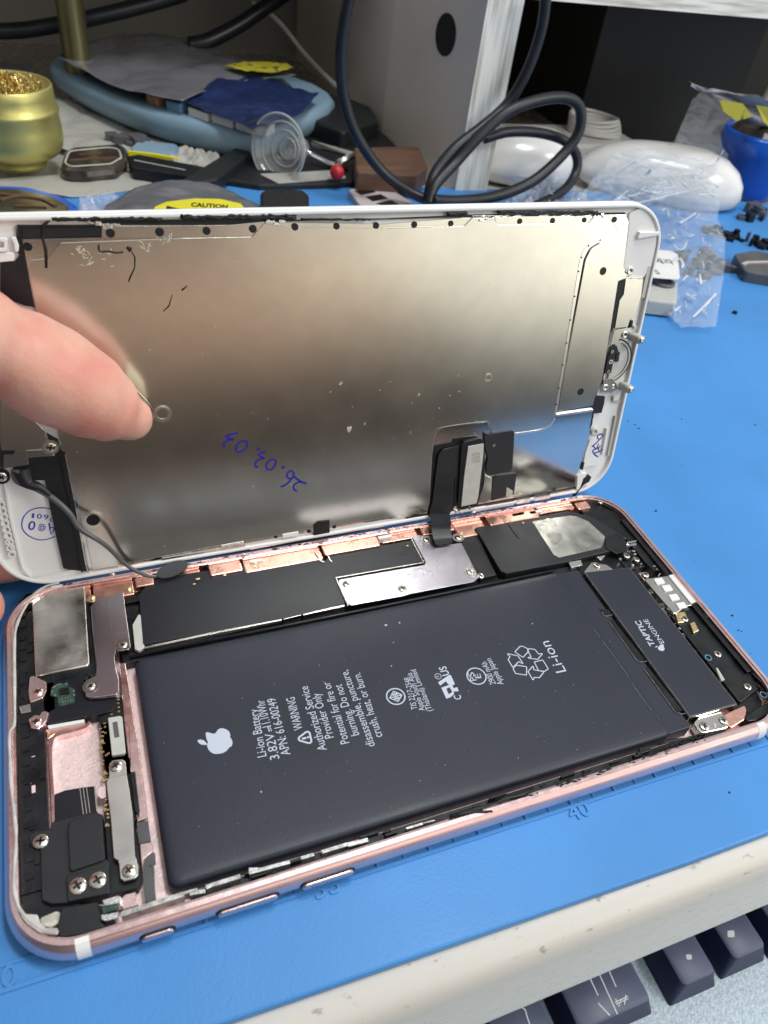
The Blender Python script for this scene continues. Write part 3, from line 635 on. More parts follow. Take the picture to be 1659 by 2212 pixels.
        p = P(c, x, y, TZ); r = s_ * .028
        mb.poly_prism([(p[0] + r * random.uniform(.5, 1.3) * math.cos(k * 1.05), p[1] + r * random.uniform(.4, 1.0) * math.sin(k * 1.05)) for k in range(6)], TZ - .03, TZ + random.uniform(.03, .09))
    for k in range(110):
        x, y = random.uniform(28, 125), random.uniform(9, 50); r = random.uniform(.02, .055); mb.disc(x, y, r, TZ - .03, TZ + .02, 5)
    T(mb, 'dust_speck', 'residue')
    # --- haptic motor
    z = 5.0; mb = MB(); hp = ccw([(133.2, 7.9), (145.9, 7.7), (145.9, 49.6), (133.2, 51.0)])
    mb.poly_prism(hp, 1.3, z, .18, .35)
    hm = B(mb, 'haptic_motor', 'battery')
    mb = MB(); mb.poly_prism(inset(hp, -.09), 2, z - .22, 0, .3); _sub(mb, 'motor_case', 'steel', hm)
    mb = MB(); hq = inset(hp, .1); mb.ribbon([hq[i] for i in range(len(hq))] + [hq[0]], .12, z - .3, z + .012); _sub(mb, 'motor_edge', 'seam', hm)
    mb = MB(); z += .005
    put_text(mb, 'TAPTIC', P('R4', 225, 945, z), P('R4', 55, 672, z), 2.1, z + .005, .02); put_text(mb, 'ENGINE', P('R4', 322, 915, z), P('R4', 132, 655, z), 1.75, z + .005, .0)
    pp = PP('R4', [(250, 975), (262, 955), (275, 938), (300, 932), (318, 945), (312, 960), (322, 975), (318, 995), (300, 1005), (275, 1000), (258, 990)], z); mb.poly_prism([tuple(v) for v in cat_rom([Vector(v) for v in pp], 2, True)], z - .01, z + .012)
    mb.poly_prism(PP('R4', [(215, 965), (235, 950), (252, 950), (240, 965)], z), z - .01, z + .012)
    _sub(mb, 'motor_print', 'print', hm)
    mb = MB(); z = 4.7
    mb.poly_prism(PP('C', [(678, 475), (718, 425), (800, 438), (830, 460), (815, 475), (690, 492)], z), 2, z, .15, .3)
    mb.poly_prism(PP('R4', [(640, 1790), (700, 1720), (940, 1660), (1005, 1745), (1020, 1830), (980, 1850), (830, 1880), (730, 1900), (680, 1850)], 3.9), 2, 3.9, .2, .4)
    B(mb, 'motor_bracket', 'steel')
    for c, x, y, zz, r in (('C', 742, 440, 4.8, .95), ('R4', 755, 1825, 4.0, 1.1), ('R4', 962, 1762, 4.0, 1.0)): p = P(c, x, y, zz); screw(ph, p[0], p[1], zz, r, PO)
    p = P('R4', 868, 1805, 4); mb = MB(); mb.disc(p[0], p[1], .45, 3.9, 4.0, 12); B(mb, 'bracket_pin', 'tin')
    # --- logic board under its black sheet
    z = 4.7; mb = MB()
    lg = PP('D', [(300, 1285), (318, 1262), (345, 1248), (500, 1224), (690, 1203), (702, 1212), (712, 1196), (905, 1164), (915, 1212), (724, 1250), (746, 1303), (610, 1336), (309, 1393)], z)
    mb.poly_prism(lg, 2.4, z, .14, .4); lgo = B(mb, 'logic_board_shield', 'shield')
    mb = MB(); mb.ribbon(PP('D', [(310, 1400), (450, 1370), (608, 1338)], 4.5), .55, 2.4, 4.55); mb.ribbon(PP('D', [(612, 1337), (650, 1328)], 4.5), .3, 2.4, 4.5); mb.ribbon(PP('D', [(655, 1327), (744, 1308)], 4.5), .5, 2.4, 4.5)
    mb.ribbon(PP('B', [(700, 540), (1275, 440)], 4.8), .28, 4.4, 4.86); mb.ribbon(PP('B', [(705, 545), (780, 720)], 4.8), .22, 4.4, 4.84); mb.ribbon(PP('B', [(1190, 275), (1275, 438)], 4.8), .22, 4.4, 4.85); mb.ribbon(PP('B', [(655, 370), (1185, 270)], 4.8), .2, 4.4, 4.84)
    mb.ribbon(cat_rom(PP('B', [(560, 375), (590, 420), (625, 440)], 4.8), 3), .3, 4, 4.9); mb.ribbon(cat_rom(PP('B', [(650, 370), (655, 410), (675, 435)], 4.8), 3), .3, 4, 4.9)
    _sub(mb, 'shield_edge', 'steel', lgo)
    mb = MB(); mb.poly_prism(PP('B', [(1070, 345), (1165, 325), (1185, 385), (1110, 405)], z), z, z + .03); _sub(mb, 'shield_mark', 'black_m', lgo)
    mb = MB(); mb.poly_prism(PP('A', [(865, 430), (905, 360), (925, 370), (945, 580), (905, 600), (880, 590)], 4.6), 3.8, 4.6, .15, .2); B(mb, 'ground_spring', 'label')
    mb = MB(); mb.poly_prism([(22.5, 53.6), (127, 53.4), (127, 55.2), (60, 55.2), (22.5, 56)], 1.3, 3.6, .15); mb.tube([(24, 54.5, 4.0), (60, 54.3, 4.1), (90, 54.2, 4.0), (126, 54.3, 4.0)], .35, 8); B(mb, 'coax_cable', 'black')
    # silver cover plate
    z = 5.0; mb = MB()
    mb.poly_prism(PP('B', [(715, 558), (735, 548), (1275, 455), (1290, 440), (1200, 272), (1215, 262), (1310, 262), (1390, 330), (1520, 310), (1635, 535), (1600, 565), (1200, 640), (1150, 655), (800, 718), (775, 705)], z), z - .3, z, .1, .4)
    B(mb, 'connector_cover', 'steel_lilac')
    for x, y, r in ((768, 582, 1.05), (1135, 612, 1.1), (1578, 503, 1.05), (1290, 292, .95), (1500, 278, 1.0)):
        p = P('B', x, y, z); mb = MB(); mb.ring(p[0], p[1], r, r + .5, z - .01, z + .07, 24); B(mb, 'screw_seat', 'steel'); screw(ph, p[0], p[1], z + .03, r * .9, PO, 'steel')
    p = P('B', 1648, 520, z); screw(ph, p[0], p[1], 4.6, .9, PO)
    # --- loudspeaker
    mb = MB(); z = 4.9
    mb.poly_prism(PP('C', [(92, 240), (270, 205), (395, 185), (590, 150), (720, 180), (880, 280), (900, 345), (600, 420), (260, 485), (230, 465), (150, 330)], z), 1.3, z, .25, .6)
    sp = B(mb, 'loudspeaker', 'module')
    mb = MB(); mb.poly_prism(PP('C', [(400, 208), (600, 177), (640, 182), (700, 208), (790, 290), (772, 345), (740, 355), (545, 400), (515, 385)], z), z, z + .06, .03, .4); _sub(mb, 'speaker_label', 'steel_dirty', sp)
    mb = MB(); mb.ribbon(PP('C', [(262, 205), (330, 300)], z), .4, z, z + .15); mb.ribbon(PP('C', [(150, 330), (240, 480)], z), .3, z, z + .12); mb.poly_prism(PP('C', [(790, 300), (850, 275), (895, 300), (905, 360), (850, 385), (790, 350)], z), z - .5, z + .3, .15, .8); _sub(mb, 'speaker_rib', 'black', sp)
    mb = MB(); mb.poly_prism(PP('B', [(1510, 310), (1600, 200), (1659, 330), (1750, 520), (1650, 545)], 4.0), 1.3, 4.0, .1); mb.box(110, 52.6, 1.3, 133, 55, 3.5, .1); B(mb, 'board_insulator', 'black_m')
    # --- bottom end: black carrier strip and connector
    mb = MB(); z = 4.3
    mb.poly_prism(PP('C', [(640, 120), (700, 85), (780, 130), (900, 180), (1100, 400), (1130, 470), (1050, 470), (1000, 420), (900, 300), (700, 200)], z), 1.3, z, .2)
    mb.poly_prism([(147.6, 8), (154.6, 10), (155.6, 14), (155.6, 42), (147.6, 36)], 1.3, z - .2, .2, .5)
    mb.poly_prism([(146.2, 6), (149, 6), (149, 50), (146.2, 50)], 1.3, 3.0, .1)
    mb.poly_prism([(146, 3.2), (150, 3.4), (154.2, 7.5), (155.4, 12), (155.4, 16), (146, 16)], 1.3, 2.8, .2)
    mb.box(128, 50.5, 1.3, 147, 66, 3.0, .1)
    mb.poly_prism([(154.2, 14), (155.6, 14), (155.6, 66), (154.2, 66)], 1.3, 5.0, .1)
    mb.poly_prism([(146.2, 50), (155.6, 50), (155.6, 66), (151, 71), (146.2, 66)], 1.3, 3.4, .2)
    B(mb, 'bottom_carrier', 'black')
    mb = MB()
    mb.poly_prism(PP('C', [(1350, 735), (1370, 730), (1420, 790), (1400, 800)], 4.4), 4, 4.5, .1); mb.poly_prism(PP('R4', [(880, 1190), (900, 1190), (980, 1320), (940, 1330)], 4.4), 4, 4.5, .1)
    B(mb, 'contact_spring', 'label')
    for c, x, y, zz, r in (('C', 1390, 915, 4.3, .95), ('C', 1550, 1090, 4.3, .95), ('C', 905, 392, 4.6, .9), ('C', 958, 412, 4.5, .8), ('C', 1105, 455, 4.5, .8), ('C', 1005, 492, 4.6, .95), ('C', 1335, 712, 4.6, .95), ('C', 765, 100, 5.0, 1.0), ('C', 800, 98, 5.0, .6), ('C', 1215, 728, 4.6, .9), ('D', 1290, 1222, 4.9, .8)):
        p = P(c, x, y, zz); screw(ph, p[0], p[1], zz, r, PO)
    mb = MB(); mb.ring(*P('R4', 800, 1075, 4.35), .6, .85, 4.1, 4.35, 16); mb.ring(*P('R4', 1400, 1480, 4.35), .6, .85, 4.1, 4.35, 16); B(mb, 'sealing_ring', 'seal_blue')
    z = 5.0; mb = MB()
    mb.poly_prism(PP('R4', [(120, 215), (200, 205), (350, 185), (420, 175), (680, 470), (650, 500), (560, 520), (470, 580), (430, 600), (115, 235)], z), 2, z, .2, .3); cn = B(mb, 'charging_connector', 'steel')
    mb = MB(); mb.poly_prism(PP('R4', [(360, 190), (425, 172), (682, 465), (610, 500)], z), z - .1, z + .35, .12, .2)
    for a in ((200, 225), (285, 300), (360, 400), (440, 490)): mb.poly_prism(PP('R4', [a, (a[0] + 90, a[1] - 15), (a[0] + 130, a[1] + 45), (a[0] + 40, a[1] + 65)], z), z, z + .25, .08, .2)
    _sub(mb, 'connector_tab', 'white', cn)
    mb = MB()
    for k in range(70):
        q = random.uniform(0, 1); x = 120 + 620 * q + random.uniform(-35, 35); y = 320 + 690 * q + random.uniform(-35, 35)
        p = P('R4', x, y, 3.6); s_ = random.uniform(.1, .3); mb.box(p[0] - s_, p[1] - s_, 3, p[0] + s_, p[1] + s_, random.uniform(3.4, 4.0), .04)
    for k in range(26):
        x = random.uniform(860, 1200); y = 330 + (x - 860) * .65 + random.uniform(-40, 70); p = P('C', x, y, 4.4); s_ = random.uniform(.15, .4); mb.box(p[0] - s_, p[1] - s_ * .6, 3, p[0] + s_, p[1] + s_ * .6, random.uniform(4.0, 4.8), .05)
    B(mb, 'solder_point', 'tin')
    mb = MB(); mb.poly_prism(PP('R4', [(600, 700), (650, 680), (700, 780), (640, 810)], 4.8), 3, 4.8, .15, .2); mb.poly_prism(PP('R4', [(440, 590), (545, 570), (575, 640), (540, 690), (470, 700)], 4.6), 3, 4.6, .2, .3); B(mb, 'grounding_clip', 'gold')
    mb = MB(); mb.poly_prism(PP('R4', [(95, 270), (160, 280), (410, 600), (380, 640), (260, 540)], 3.1), 1.3, 3.1, .1); mb.poly_prism(PP('R4', [(500, 720), (600, 780), (760, 960), (700, 1010), (500, 800)], 3.1), 1.3, 3.1, .1); B(mb, 'charging_board', 'green')
    mb = MB()
    for a in ((905, 318), (905, 335)): mb.poly_prism(PP('C', [a, (a[0] + 52, a[1] - 10), (a[0] + 52, a[1] - 4), (a[0], a[1] + 7)], 4.8), 4, 4.8)
    mb.poly_prism(PP('C', [(595, 425), (660, 412), (670, 440), (610, 455)], 4.8), 3.8, 4.8, .1); mb.poly_prism(PP('C', [(745, 395), (790, 388), (770, 415)], 4.8), 3.8, 4.8, .1)
    B(mb, 'contact_clip', 'tin')
    # near right corner: pink screw post
    mb = MB(); mb.poly_prism(PP('R4', [(960, 1700), (1200, 1590), (1215, 1640), (1200, 1750), (1040, 1850)], 3.8), 1.3, 3.8, .2, .5); B(mb, 'corner_post', 'copper')
    mb = MB(); mb.poly_prism(PP('R4', [(1200, 1720), (1300, 1640), (1449, 1560), (1449, 1690), (1330, 1760), (1230, 1770)], 4.2), 1.3, 4.2, .2, .4); B(mb, 'corner_block', 'black')
    # --- far inner wall: copper pink blocks with slots
    mb = MB(); z = 5.3
    segs = [((545, 135), (660, 210), 4.2), ((110, 380), (240, 430), 5.0)]
    for x0_, x1_, y0_, y1_, zt in ((12.5, 18, 72.0, 75.4, 4.4), (18.5, 27, 71, 75.4, 4.8), (27.5, 31.5, 72.6, 75.4, 5.2), (33, 42, 72.4, 75.4, 4.6), (44, 51.5, 72.0, 75.4, 5.2), (52, 71, 71.3, 75.4, 4.9), (71.5, 86, 72, 75.4, 5.3), (87, 97, 73.2, 75.4, 4.6), (98, 107, 73, 75.4, 5.2), (107.5, 116, 70.5, 75.4, 4.4), (117, 132, 72.2, 75.4, 5.2), (133, 144, 73.4, 75.4, 4.8), (144.5, 148.5, 72.3, 75.0, 5.1)):
        mb.box(x0_, y0_, 1.3, x1_, y1_, zt, .22, .4)
    B(mb, 'side_wall_block', 'copper')
    mb = MB()
    for q in (('B', (840, 300), (930, 285)), ('B', (978, 278), (1065, 262)), ('R3', (865, 890), (960, 870)), ('R3', (1008, 870), (1105, 850)), ('B', (140, 432), (215, 420))):
        a = Vector(P(q[0], *q[1], 5.2)); b = Vector(P(q[0], *q[2], 5.2)); mb.ribbon([a, b], .95, 4.2, 5.2)
    B(mb, 'side_contact_pad', 'white')
    mb = MB()
    for k in range(40):
        x = random.uniform(14, 146); y = random.uniform(70.6, 73.2); s_ = random.uniform(.2, .9); mb.box(x, y, 3.5, x + s_, y + random.uniform(.15, .5), random.uniform(4.3, 5.3), .05)
    for q in (('B', 170, 435), ('B', 740, 335), ('B', 640, 320), ('A', 600, 255), ('A', 840, 200)):
        p = P(*q, 4.9); mb.lathe([(.75, 3.5), (.75, 4.8), (.5, 5.1), (.01, 5.15)], (p[0], p[1], 0), 12)
    B(mb, 'side_contact', 'gold')
    mb = MB(); mb.poly_prism([(22, 55), (128, 54.8), (128, 71), (22, 71)], 1.3, 2.4); mb.box(12, 70.2, 1.3, 147, 72.4, 3.2, .1); B(mb, 'board_well', 'black')
    # grime in the ledge
    mb = MB()
    for k in range(46):
        x = random.uniform(12, 146); l = random.uniform(.4, 2.2); y = 76.3 + random.uniform(-.35, .25)
        mb.tube([(x, y, 5.85), (x + l * .5, y + random.uniform(-.2, .2), 5.95), (x + l, y, 5.85)], [(.08, .05), (.16, .07), (.05, .03)], 5)
    B(mb, 'torn_adhesive', 'black_m')
    return ph
phone = build_phone()
# ------------------------------------------------------------------ the lifted display panel (its back faces the camera)
DLn, DWd, DRr = 156.8, 76.6, 10.5
def build_display():
    dp = thing('display_panel', 'white framed display panel lifted from the phone with its steel back to the camera', 'display', DSP[:3], DR)
    B = lambda mb, name, m, par=dp: mb.build(name, m, par)
    Z = (0, 0, 0)
    mb = MB(); mb.poly_prism(rrect(0, 0, DLn, DWd, DRr, 14), -2.3, -1.4, .3); B(mb, 'cover_glass', 'white_gl')
    mb = MB(); mb.poly_prism(rrect(.25, .25, DLn - .25, DWd - .25, DRr, 14), -1.4, -.5, .1)
    fr = B(mb, 'bezel', 'white')
    mb = MB(); vs = []; fs = []
    pr = [(.25, -.6), (.25, .35), (.4, .5), (.95, .5), (1.1, .35), (1.1, -.6)]; n = None
    for d, z in pr:
        q = rrect(d, d, DLn - d, DWd - d, DRr - d, 14); n = len(q); vs += [(x, y, z) for x, y in q]
    fs = [[k * n + i, k * n + (i + 1) % n, (k + 1) * n + (i + 1) % n, (k + 1) * n + i] for k in range(len(pr) - 1) for i in range(n)]
    mb.add(vs, fs, True); B(mb, 'bezel_lip', 'white', fr)
    # base steel plate
    tl = Q('T3', 100, 213); bl = Q('T5', 385, 835)
    xl = (tl[0] + bl[0]) / 2
    mb = MB()
    base = QQ('T3', [(95, 215), (440, 205), (440, 150), (1000, 148), (1135, 135), (1659, 145)]) + QQ('T4', [(380, 118), (1045, 105), (1058, 135), (1035, 330), (1048, 345), (1100, 372), (1030, 385), (1018, 440), (940, 820), (925, 865), (915, 900), (905, 985)]) + QQ('R3', [(1530, 20), (1505, 190), (1490, 260), (1395, 560), (1385, 655), (900, 745), (185, 770 + 115)]) + QQ('T5', [(1659, 600), (1000, 715), (385, 835)])
    base += QQ('T5', [(330, 560), (268, 312)]) + QQ('T3', [(150, 505)])
    mb.poly_prism(base, -.5, 0, .05); pl = B(mb, 'back_plate', 'plate_s')
    # strip of bracket along the top edge
    mb = MB(); mb.poly_prism(QQ('T3', [(442, 152), (1000, 150), (1133, 137), (1120, 165), (1085, 197), (790, 204), (442, 206)]), 0, .12, .05); mb.poly_prism(QQ('T3', [(1245, 150), (1659, 145)]) + QQ('T4', [(340, 118), (372, 118), (345, 148), (0, 158)]) + QQ('T3', [(1290, 160)]), 0, .12, .04)
    mb.poly_prism(QQ('T4', [(475, 112), (900, 108), (885, 138), (485, 142)]), 0, .12, .04); mb.poly_prism(QQ('T4', [(960, 108), (1045, 106), (1052, 140), (1048, 178), (1012, 178), (975, 120)]), 0, .12, .04)
    B(mb, 'edge_bracket', 'plate', pl)
    # raised main field of the plate
    mb = MB()
    main = QQ('T3', [(122, 335), (128, 302), (200, 294), (262, 226), (600, 214), (790, 206), (1087, 200), (1140, 140), (1240, 152), (1300, 162), (1659, 162)]) + QQ('T4', [(0, 164), (345, 153), (380, 118), (470, 116), (490, 146), (880, 142), (905, 114), (962, 110), (1008, 182), (1045, 182), (1043, 204), (930, 210), (868, 250), (838, 330), (738, 965)]) + QQ('R3', [(1212, 95), (1180, 150), (1130, 185), (888, 217), (700, 225), (675, 160), (640, 128), (300, 172), (240, 215), (220, 270), (190, 765), (185, 860)]) + QQ('T5', [(1645, 592), (1000, 700), (400, 815), (345, 570), (300, 380), (270, 320)])
    mb.poly_prism(main, 0, .22, .09, .35, 3); mf = B(mb, 'plate_field', 'plate', pl)
    # home button side plate
    mb = MB(); hb = QQ('T4', [(1045, 224), (935, 227), (895, 250), (870, 300), (750, 955), (902, 928), (915, 880), (940, 825), (948, 790), (1012, 392), (1050, 378), (1033, 330)], .4)
    mb.poly_prism(hb, 0, .42, .1, [.2, .5, 2.2, 2.2, .4, .3, .2, .2, .2, .3, .2, .2], 6); B(mb, 'home_button_shield', 'plate', pl)
    mb = MB(); mb.ribbon(cat_rom(QQ('T4', [(1043, 213), (990, 212), (935, 216), (890, 238), (862, 275), (848, 330), (820, 500), (780, 740), (742, 965)], .4), 5), .75, 0, .3)
    mb.ribbon(QQ('R3', [(1225, 75), (1525, 32)], .5), .55, 0, .6); mb.ribbon(cat_rom(QQ('R3', [(885, 228), (1040, 208), (1130, 185), (1180, 150), (1212, 100)], .4), 5), .6, 0, .33)
    mb.ribbon(cat_rom(QQ('R3', [(187, 765), (200, 480), (222, 270), (240, 210), (300, 172), (640, 125), (672, 150), (685, 200)], .3), 4), .16, 0, .3)
    mb.ribbon(QQ('T5', [(282, 318), (330, 560), (372, 800)], .3), .22, 0, .32)
    B(mb, 'plate_edge', 'plate_hi', pl)
    mb = MB(); k = cat_rom(QQ('T4', [(935, 215), (885, 240), (855, 290), (842, 350), (825, 458), (807, 560), (790, 660), (773, 755), (757, 855), (745, 925)], .4), 1)
    for u, v in k: mb.disc(u, v, .22, .2, .34, 8)
    for c, x, y, r in (('T3', 477, 185, .8), ('T3', 690, 180, .8), ('T3', 893, 175, .75), ('T3', 1093, 166, .75), ('T3', 1275, 158, .7), ('T3', 1455, 155, .65), ('T3', 1626, 152, .65), ('T3', 120, 243, .75), ('T4', 132, 148, .65), ('T4', 290, 143, .6), ('T4', 588, 134, .6), ('T4', 730, 131, .6), ('T4', 867, 128, .55), ('T4', 997, 126, .65), ('T4', 945, 348, .95), ('T4', 848, 868, .95), ('T5', 1192, 675, .4), ('T5', 1335, 650, .5), ('T5', 1445, 631, .5)):
        u, v = Q(c, x, y, .3); mb.disc(u, v, r, -.1, .44 if r > .9 else .26, 16)
    B(mb, 'plate_hole', 'black', pl)
    for c, x, y, r, dark in (('T5', 402, 600, 1.9, 1), ('T5', 703, 142, 1.6, 0), ('T4', 450, 808, .95, 0)):
        u, v = Q(c, x, y, .3); mb = MB(); mb.ring(u, v, r * .72, r, .1, .42, 28); mb.ring(u, v, r * .95, r * 1.18, .1, .30, 28)
        mb.mi = 1; mb.disc(u, v, r * .74, .1, .28 if dark else .25, 20); B(mb, 'locating_hole', ['plate_hi', 'black' if dark else 'plate'], pl)
    # handwritten date in blue marker (upside down on the steel)
    mb = MB(); wz = .235
    H = lambda pts, w=.62: mb.ribbon(cat_rom(QQ('H1', pts, .2), 5), w * .74, wz - .02, wz + .015)
    H([(405, 178), (340, 195), (262, 215), (215, 240), (240, 265), (285, 278), (325, 292), (250, 298), (190, 335), (165, 385), (168, 415), (190, 408)], .72)
    H([(500, 312), (430, 335), (370, 410), (375, 480), (430, 500), (490, 475), (545, 400), (548, 330), (500, 312)], .62)
    H([(850, 490), (790, 505), (745, 535), (765, 570), (825, 595), (755, 615), (690, 665), (682, 715), (705, 745), (735, 735)], .66)
    H([(970, 615), (905, 645), (862, 715), (880, 775), (935, 785), (990, 740), (1022, 660), (1000, 620), (970, 615)], .62)
    H([(1095, 1065), (1180, 1030), (1265, 950), (1310, 870), (1290, 808), (1235, 815), (1200, 870), (1215, 915), (1265, 930)], .62)
    H([(1310, 890), (1370, 940), (1440, 985), (1520, 1010)], .7)
    H([(1440, 985), (1370, 995), (1315, 1040), (1310, 1090), (1335, 1125), (1370, 1130)], .62)
    for x, y in ((732, 445), (1138, 745)): u, v = Q('H1', x, y, .2); mb.disc(u, v, .42, wz - .02, wz + .015, 8)
    B(mb, 'marker_date', 'ink', pl)
    # dried glue specks, scratches
    mb = MB()
    for c, x, y, s_ in (('T3', 1472, 832, 12), ('T3', 1428, 870, 8), ('T3', 1522, 935, 8), ('T5', 1510, 212, 22), ('T5', 1575, 185, 12), ('T4', 150, 885, 14), ('T4', 122, 918, 5), ('T4', 240, 940, 8), ('T4', 325, 868, 9), ('T4', 285, 885, 7), ('T5', 1210, 240, 5), ('T5', 335, 308, 5)):
        u, v = Q(c, x, y, .2)
        for j in range(4 if s_ > 8 else 1):
            du, dv = random.uniform(-1, 1) * s_ * .02 * (j > 0), random.uniform(-1, 1) * s_ * .03 * (j > 0); r = s_ * .022 * random.uniform(.6, 1)
            mb.poly_prism([(u + du + r * random.uniform(.5, 1.2) * math.cos(k * .9), v + dv + r * random.uniform(.6, 1.5) * math.sin(k * .9)) for k in range(7)], .2, .26)
    for k in range(70):
        u = random.uniform(14, 140); v = random.uniform(3, 68); r = random.uniform(.04, .13); mb.disc(u, v, r, .2, .235, 6)
    for c, x, y in (('T3', 370, 300), ('T3', 460, 300), ('T3', 345, 270), ('T3', 630, 245), ('T3', 720, 225)):
        for j in range(9):
            u, v = Q(c, x + random.uniform(-25, 25), y + random.uniform(-30, 30), .2); a = random.uniform(0, 3); l = random.uniform(.3, 1.2)
            mb.ribbon([(u, v), (u + l * math.cos(a), v + l * math.sin(a))], random.uniform(.08, .22), .2, .245)
    B(mb, 'dried_glue', 'residue', pl)
    mb = MB()
    Hh = lambda pts, w=.35: mb.tube([(*Q('T3', x, y, .3), .3) for x, y in pts], [(w * .5 * (.6 + .5 * abs(math.sin(i * 1.7))), .10) for i in range(len(pts))], 6)
    Hh([(428, 232), (426, 250), (432, 266), (470, 262), (505, 270), (532, 266)], .38); Hh([(548, 245), (566, 258)], .9); Hh([(566, 258), (583, 290), (582, 335), (565, 370), (555, 395)], .28)
    Hh([(810, 412), (785, 432)], .3); Hh([(745, 450), (730, 500), (705, 522)], .22)
    Hh([(225, 118), (190, 150), (182, 200), (198, 260), (200, 335)], .55)
    B(mb, 'torn_adhesive', 'black_m')
    # black gaps and adhesive along the upper bezel
    mb = MB()
    mb.poly_prism(QQ('T3', [(75, 150), (440, 150), (440, 203), (78, 212)], .1), -.5, -.05, .02); mb.poly_prism(QQ('T3', [(440, 132), (1130, 122), (1250, 128), (1659, 122)], .1) + QQ('T4', [(400, 105), (1045, 96), (1045, 104), (350, 116), (0, 126)], .1) + QQ('T3', [(1135, 136), (1000, 147), (440, 151)], .1), -.5, -.1, .02)
    mb.poly_prism(QQ('T3', [(68, 152), (78, 212), (100, 216), (150, 510), (115, 480), (95, 300), (75, 265)], .1) + [], -.5, .0, .02)
    B(mb, 'gasket_gap', 'black')
    mb = MB(); mb.poly_prism(QQ('T3', [(95, 168), (435, 158), (435, 196), (190, 205), (95, 208)], .1), -.1, .15, .08); B(mb, 'flex_cover', 'black_m')
    mb = MB()
    def shred(c, xa, xb, y0, amp, w):
        n = max(4, int((xb - xa) / 14)); pts = [(*Q(c, xa + (xb - xa) * i / n, y0 + random.uniform(-amp, amp), .5), .42 + random.uniform(-.05, .15)) for i in range(n + 1)]
        mb.tube(pts, [(w * random.uniform(.4, 1.2), .12) for _ in pts], 6)
    for k in range(3): shred('T3', 225, 700, 121 + k * 3, 3, .3)
    for k in range(3): shred('T3', 780, 1280, 110 + k * 5, 5, .32)
    for k in range(2): shred('T4', 272, 360, 98 + k * 4, 3, .45)
    for k in range(3): shred('T4', 490, 925, 93 + k * 5, 4, .3)
    for k in range(3): shred('T3', 1300, 1600, 125, 3, .2)
    B(mb, 'torn_adhesive', 'black_m')
    mb = MB()
    for c, x0_, x1_, y_ in (('T3', 1155, 1250, 135), ('T4', 385, 480, 118), ('T3', 450, 530, 152), ('T4', 905, 975, 108), ('T3', 385, 440, 136)):
        for j in range(9):
            u, v = Q(c, random.uniform(x0_, x1_), y_ + random.uniform(-8, 12), .4); s_ = random.uniform(.15, .6); mb.poly_prism([(u - s_, v - s_ * .4), (u + s_, v - s_ * .5), (u + s_ * .8, v + s_ * .4), (u - s_ * .9, v + s_ * .3)], 0, random.uniform(.2, .6), .05)
    mb.ribbon(QQ('T3', [(445, 155), (790, 152), (990, 150)], .3), .12, 0, .35); mb.ribbon(QQ('T4', [(380, 110), (700, 106), (920, 104)], .3), .12, 0, .3)
    B(mb, 'edge_clip', 'tin')
    # --- upper left corner of the frame: white tongues, printed black strip, steel earpiece plate
    mb = MB()
    mb.poly_prism([(-.1 + .3, 64), (10.5, 64), (12, 68), (12.5, 73), (1.3, 73)], -.5, -.1, .1)
    B(mb, 'bezel_corner', 'white', fr)
    mb = MB()
    z = .6
    mb.poly_prism(QQ('L1', [(-10, -20), (44, -20), (48, 20), (44, 58), (20, 68), (-10, 68), (-10, 44), (22, 42), (26, 5), (-10, 2)], z), -.3, z, .12, .3)
    mb.poly_prism(QQ('L1', [(62, -25), (98, -25), (118, 30), (116, 62), (102, 70), (92, 60), (84, 10)], z), -.3, z, .12, .3)
    mb.poly_prism(QQ('L1', [(-10, 74), (88, 70), (90, 122), (-10, 132)], .3), -.3, .35, .12, .3)
    B(mb, 'bezel_rib', 'white', fr)
    mb = MB(); mb.poly_prism(QQ('L1', [(0, 135), (90, 128), (135, 70), (150, 100), (210, 410), (150, 400), (0, 345)], .1) , -.5, .05, .02)
    mb.poly_prism([(0.9, 46), (13.2, 46), (12.9, 62), (0.9, 64)], -.5, .04, .02); B(mb, 'printed_flex', 'shield')
    mb = MB()
    for r_ in range(5):
        for c_ in range(9): mb.box(2.2 + c_ * 1.15, 55 + r_ * 1.5, .04, 2.9 + c_ * 1.15, 55.55 + r_ * 1.5, .06)
    B(mb, 'flex_pad', 'flex_grey')
    # steel plate below the thumb
    mb = MB(); mb.poly_prism(QQ('L1', [(0, 960), (100, 1000), (280, 1180), (285, 1260), (300, 1290), (170, 1300), (0, 1310)], .5), -.2, .5, .08); mb.poly_prism(QQ('L1', [(10, 1310), (160, 1300), (300, 1295), (330, 1320), (340, 1335), (240, 1340), (140, 1350), (60, 1375), (20, 1395), (0, 1340)], .35), -.2, .35, .06)
    mb.poly_prism([(1.0, 29), (10.5, 29.5), (11.5, 46), (1.0, 46)], -.2, .40, .08)
    B(mb, 'earpiece_plate', 'plate')
    mb = MB(); mb.poly_prism(QQ('L1', [(0, 1230), (10, 1300), (95, 1300), (85, 1325), (25, 1325), (20, 1420), (0, 1400)], .5), 0, .62, .05); mb.poly_prism(QQ('L1', [(290, 1200), (360, 1240), (380, 1310), (405, 1310), (440, 1480), (460, 1620), (480, 1750), (540, 2060), (395, 2040), (340, 1800), (300, 1600), (280, 1490), (230, 1490), (90, 1490), (80, 1420), (110, 1380), (140, 1355), (250, 1340), (340, 1330)], .4), -.45, .25, .08)
    B(mb, 'sensor_flex', 'black_m')
    mb = MB(); mb.ribbon(QQ('L1', [(365, 1310), (395, 1450), (430, 1600), (510, 2060)], .5), .35, 0, .55); B(mb, 'flex_edge', 'black', None or dp)
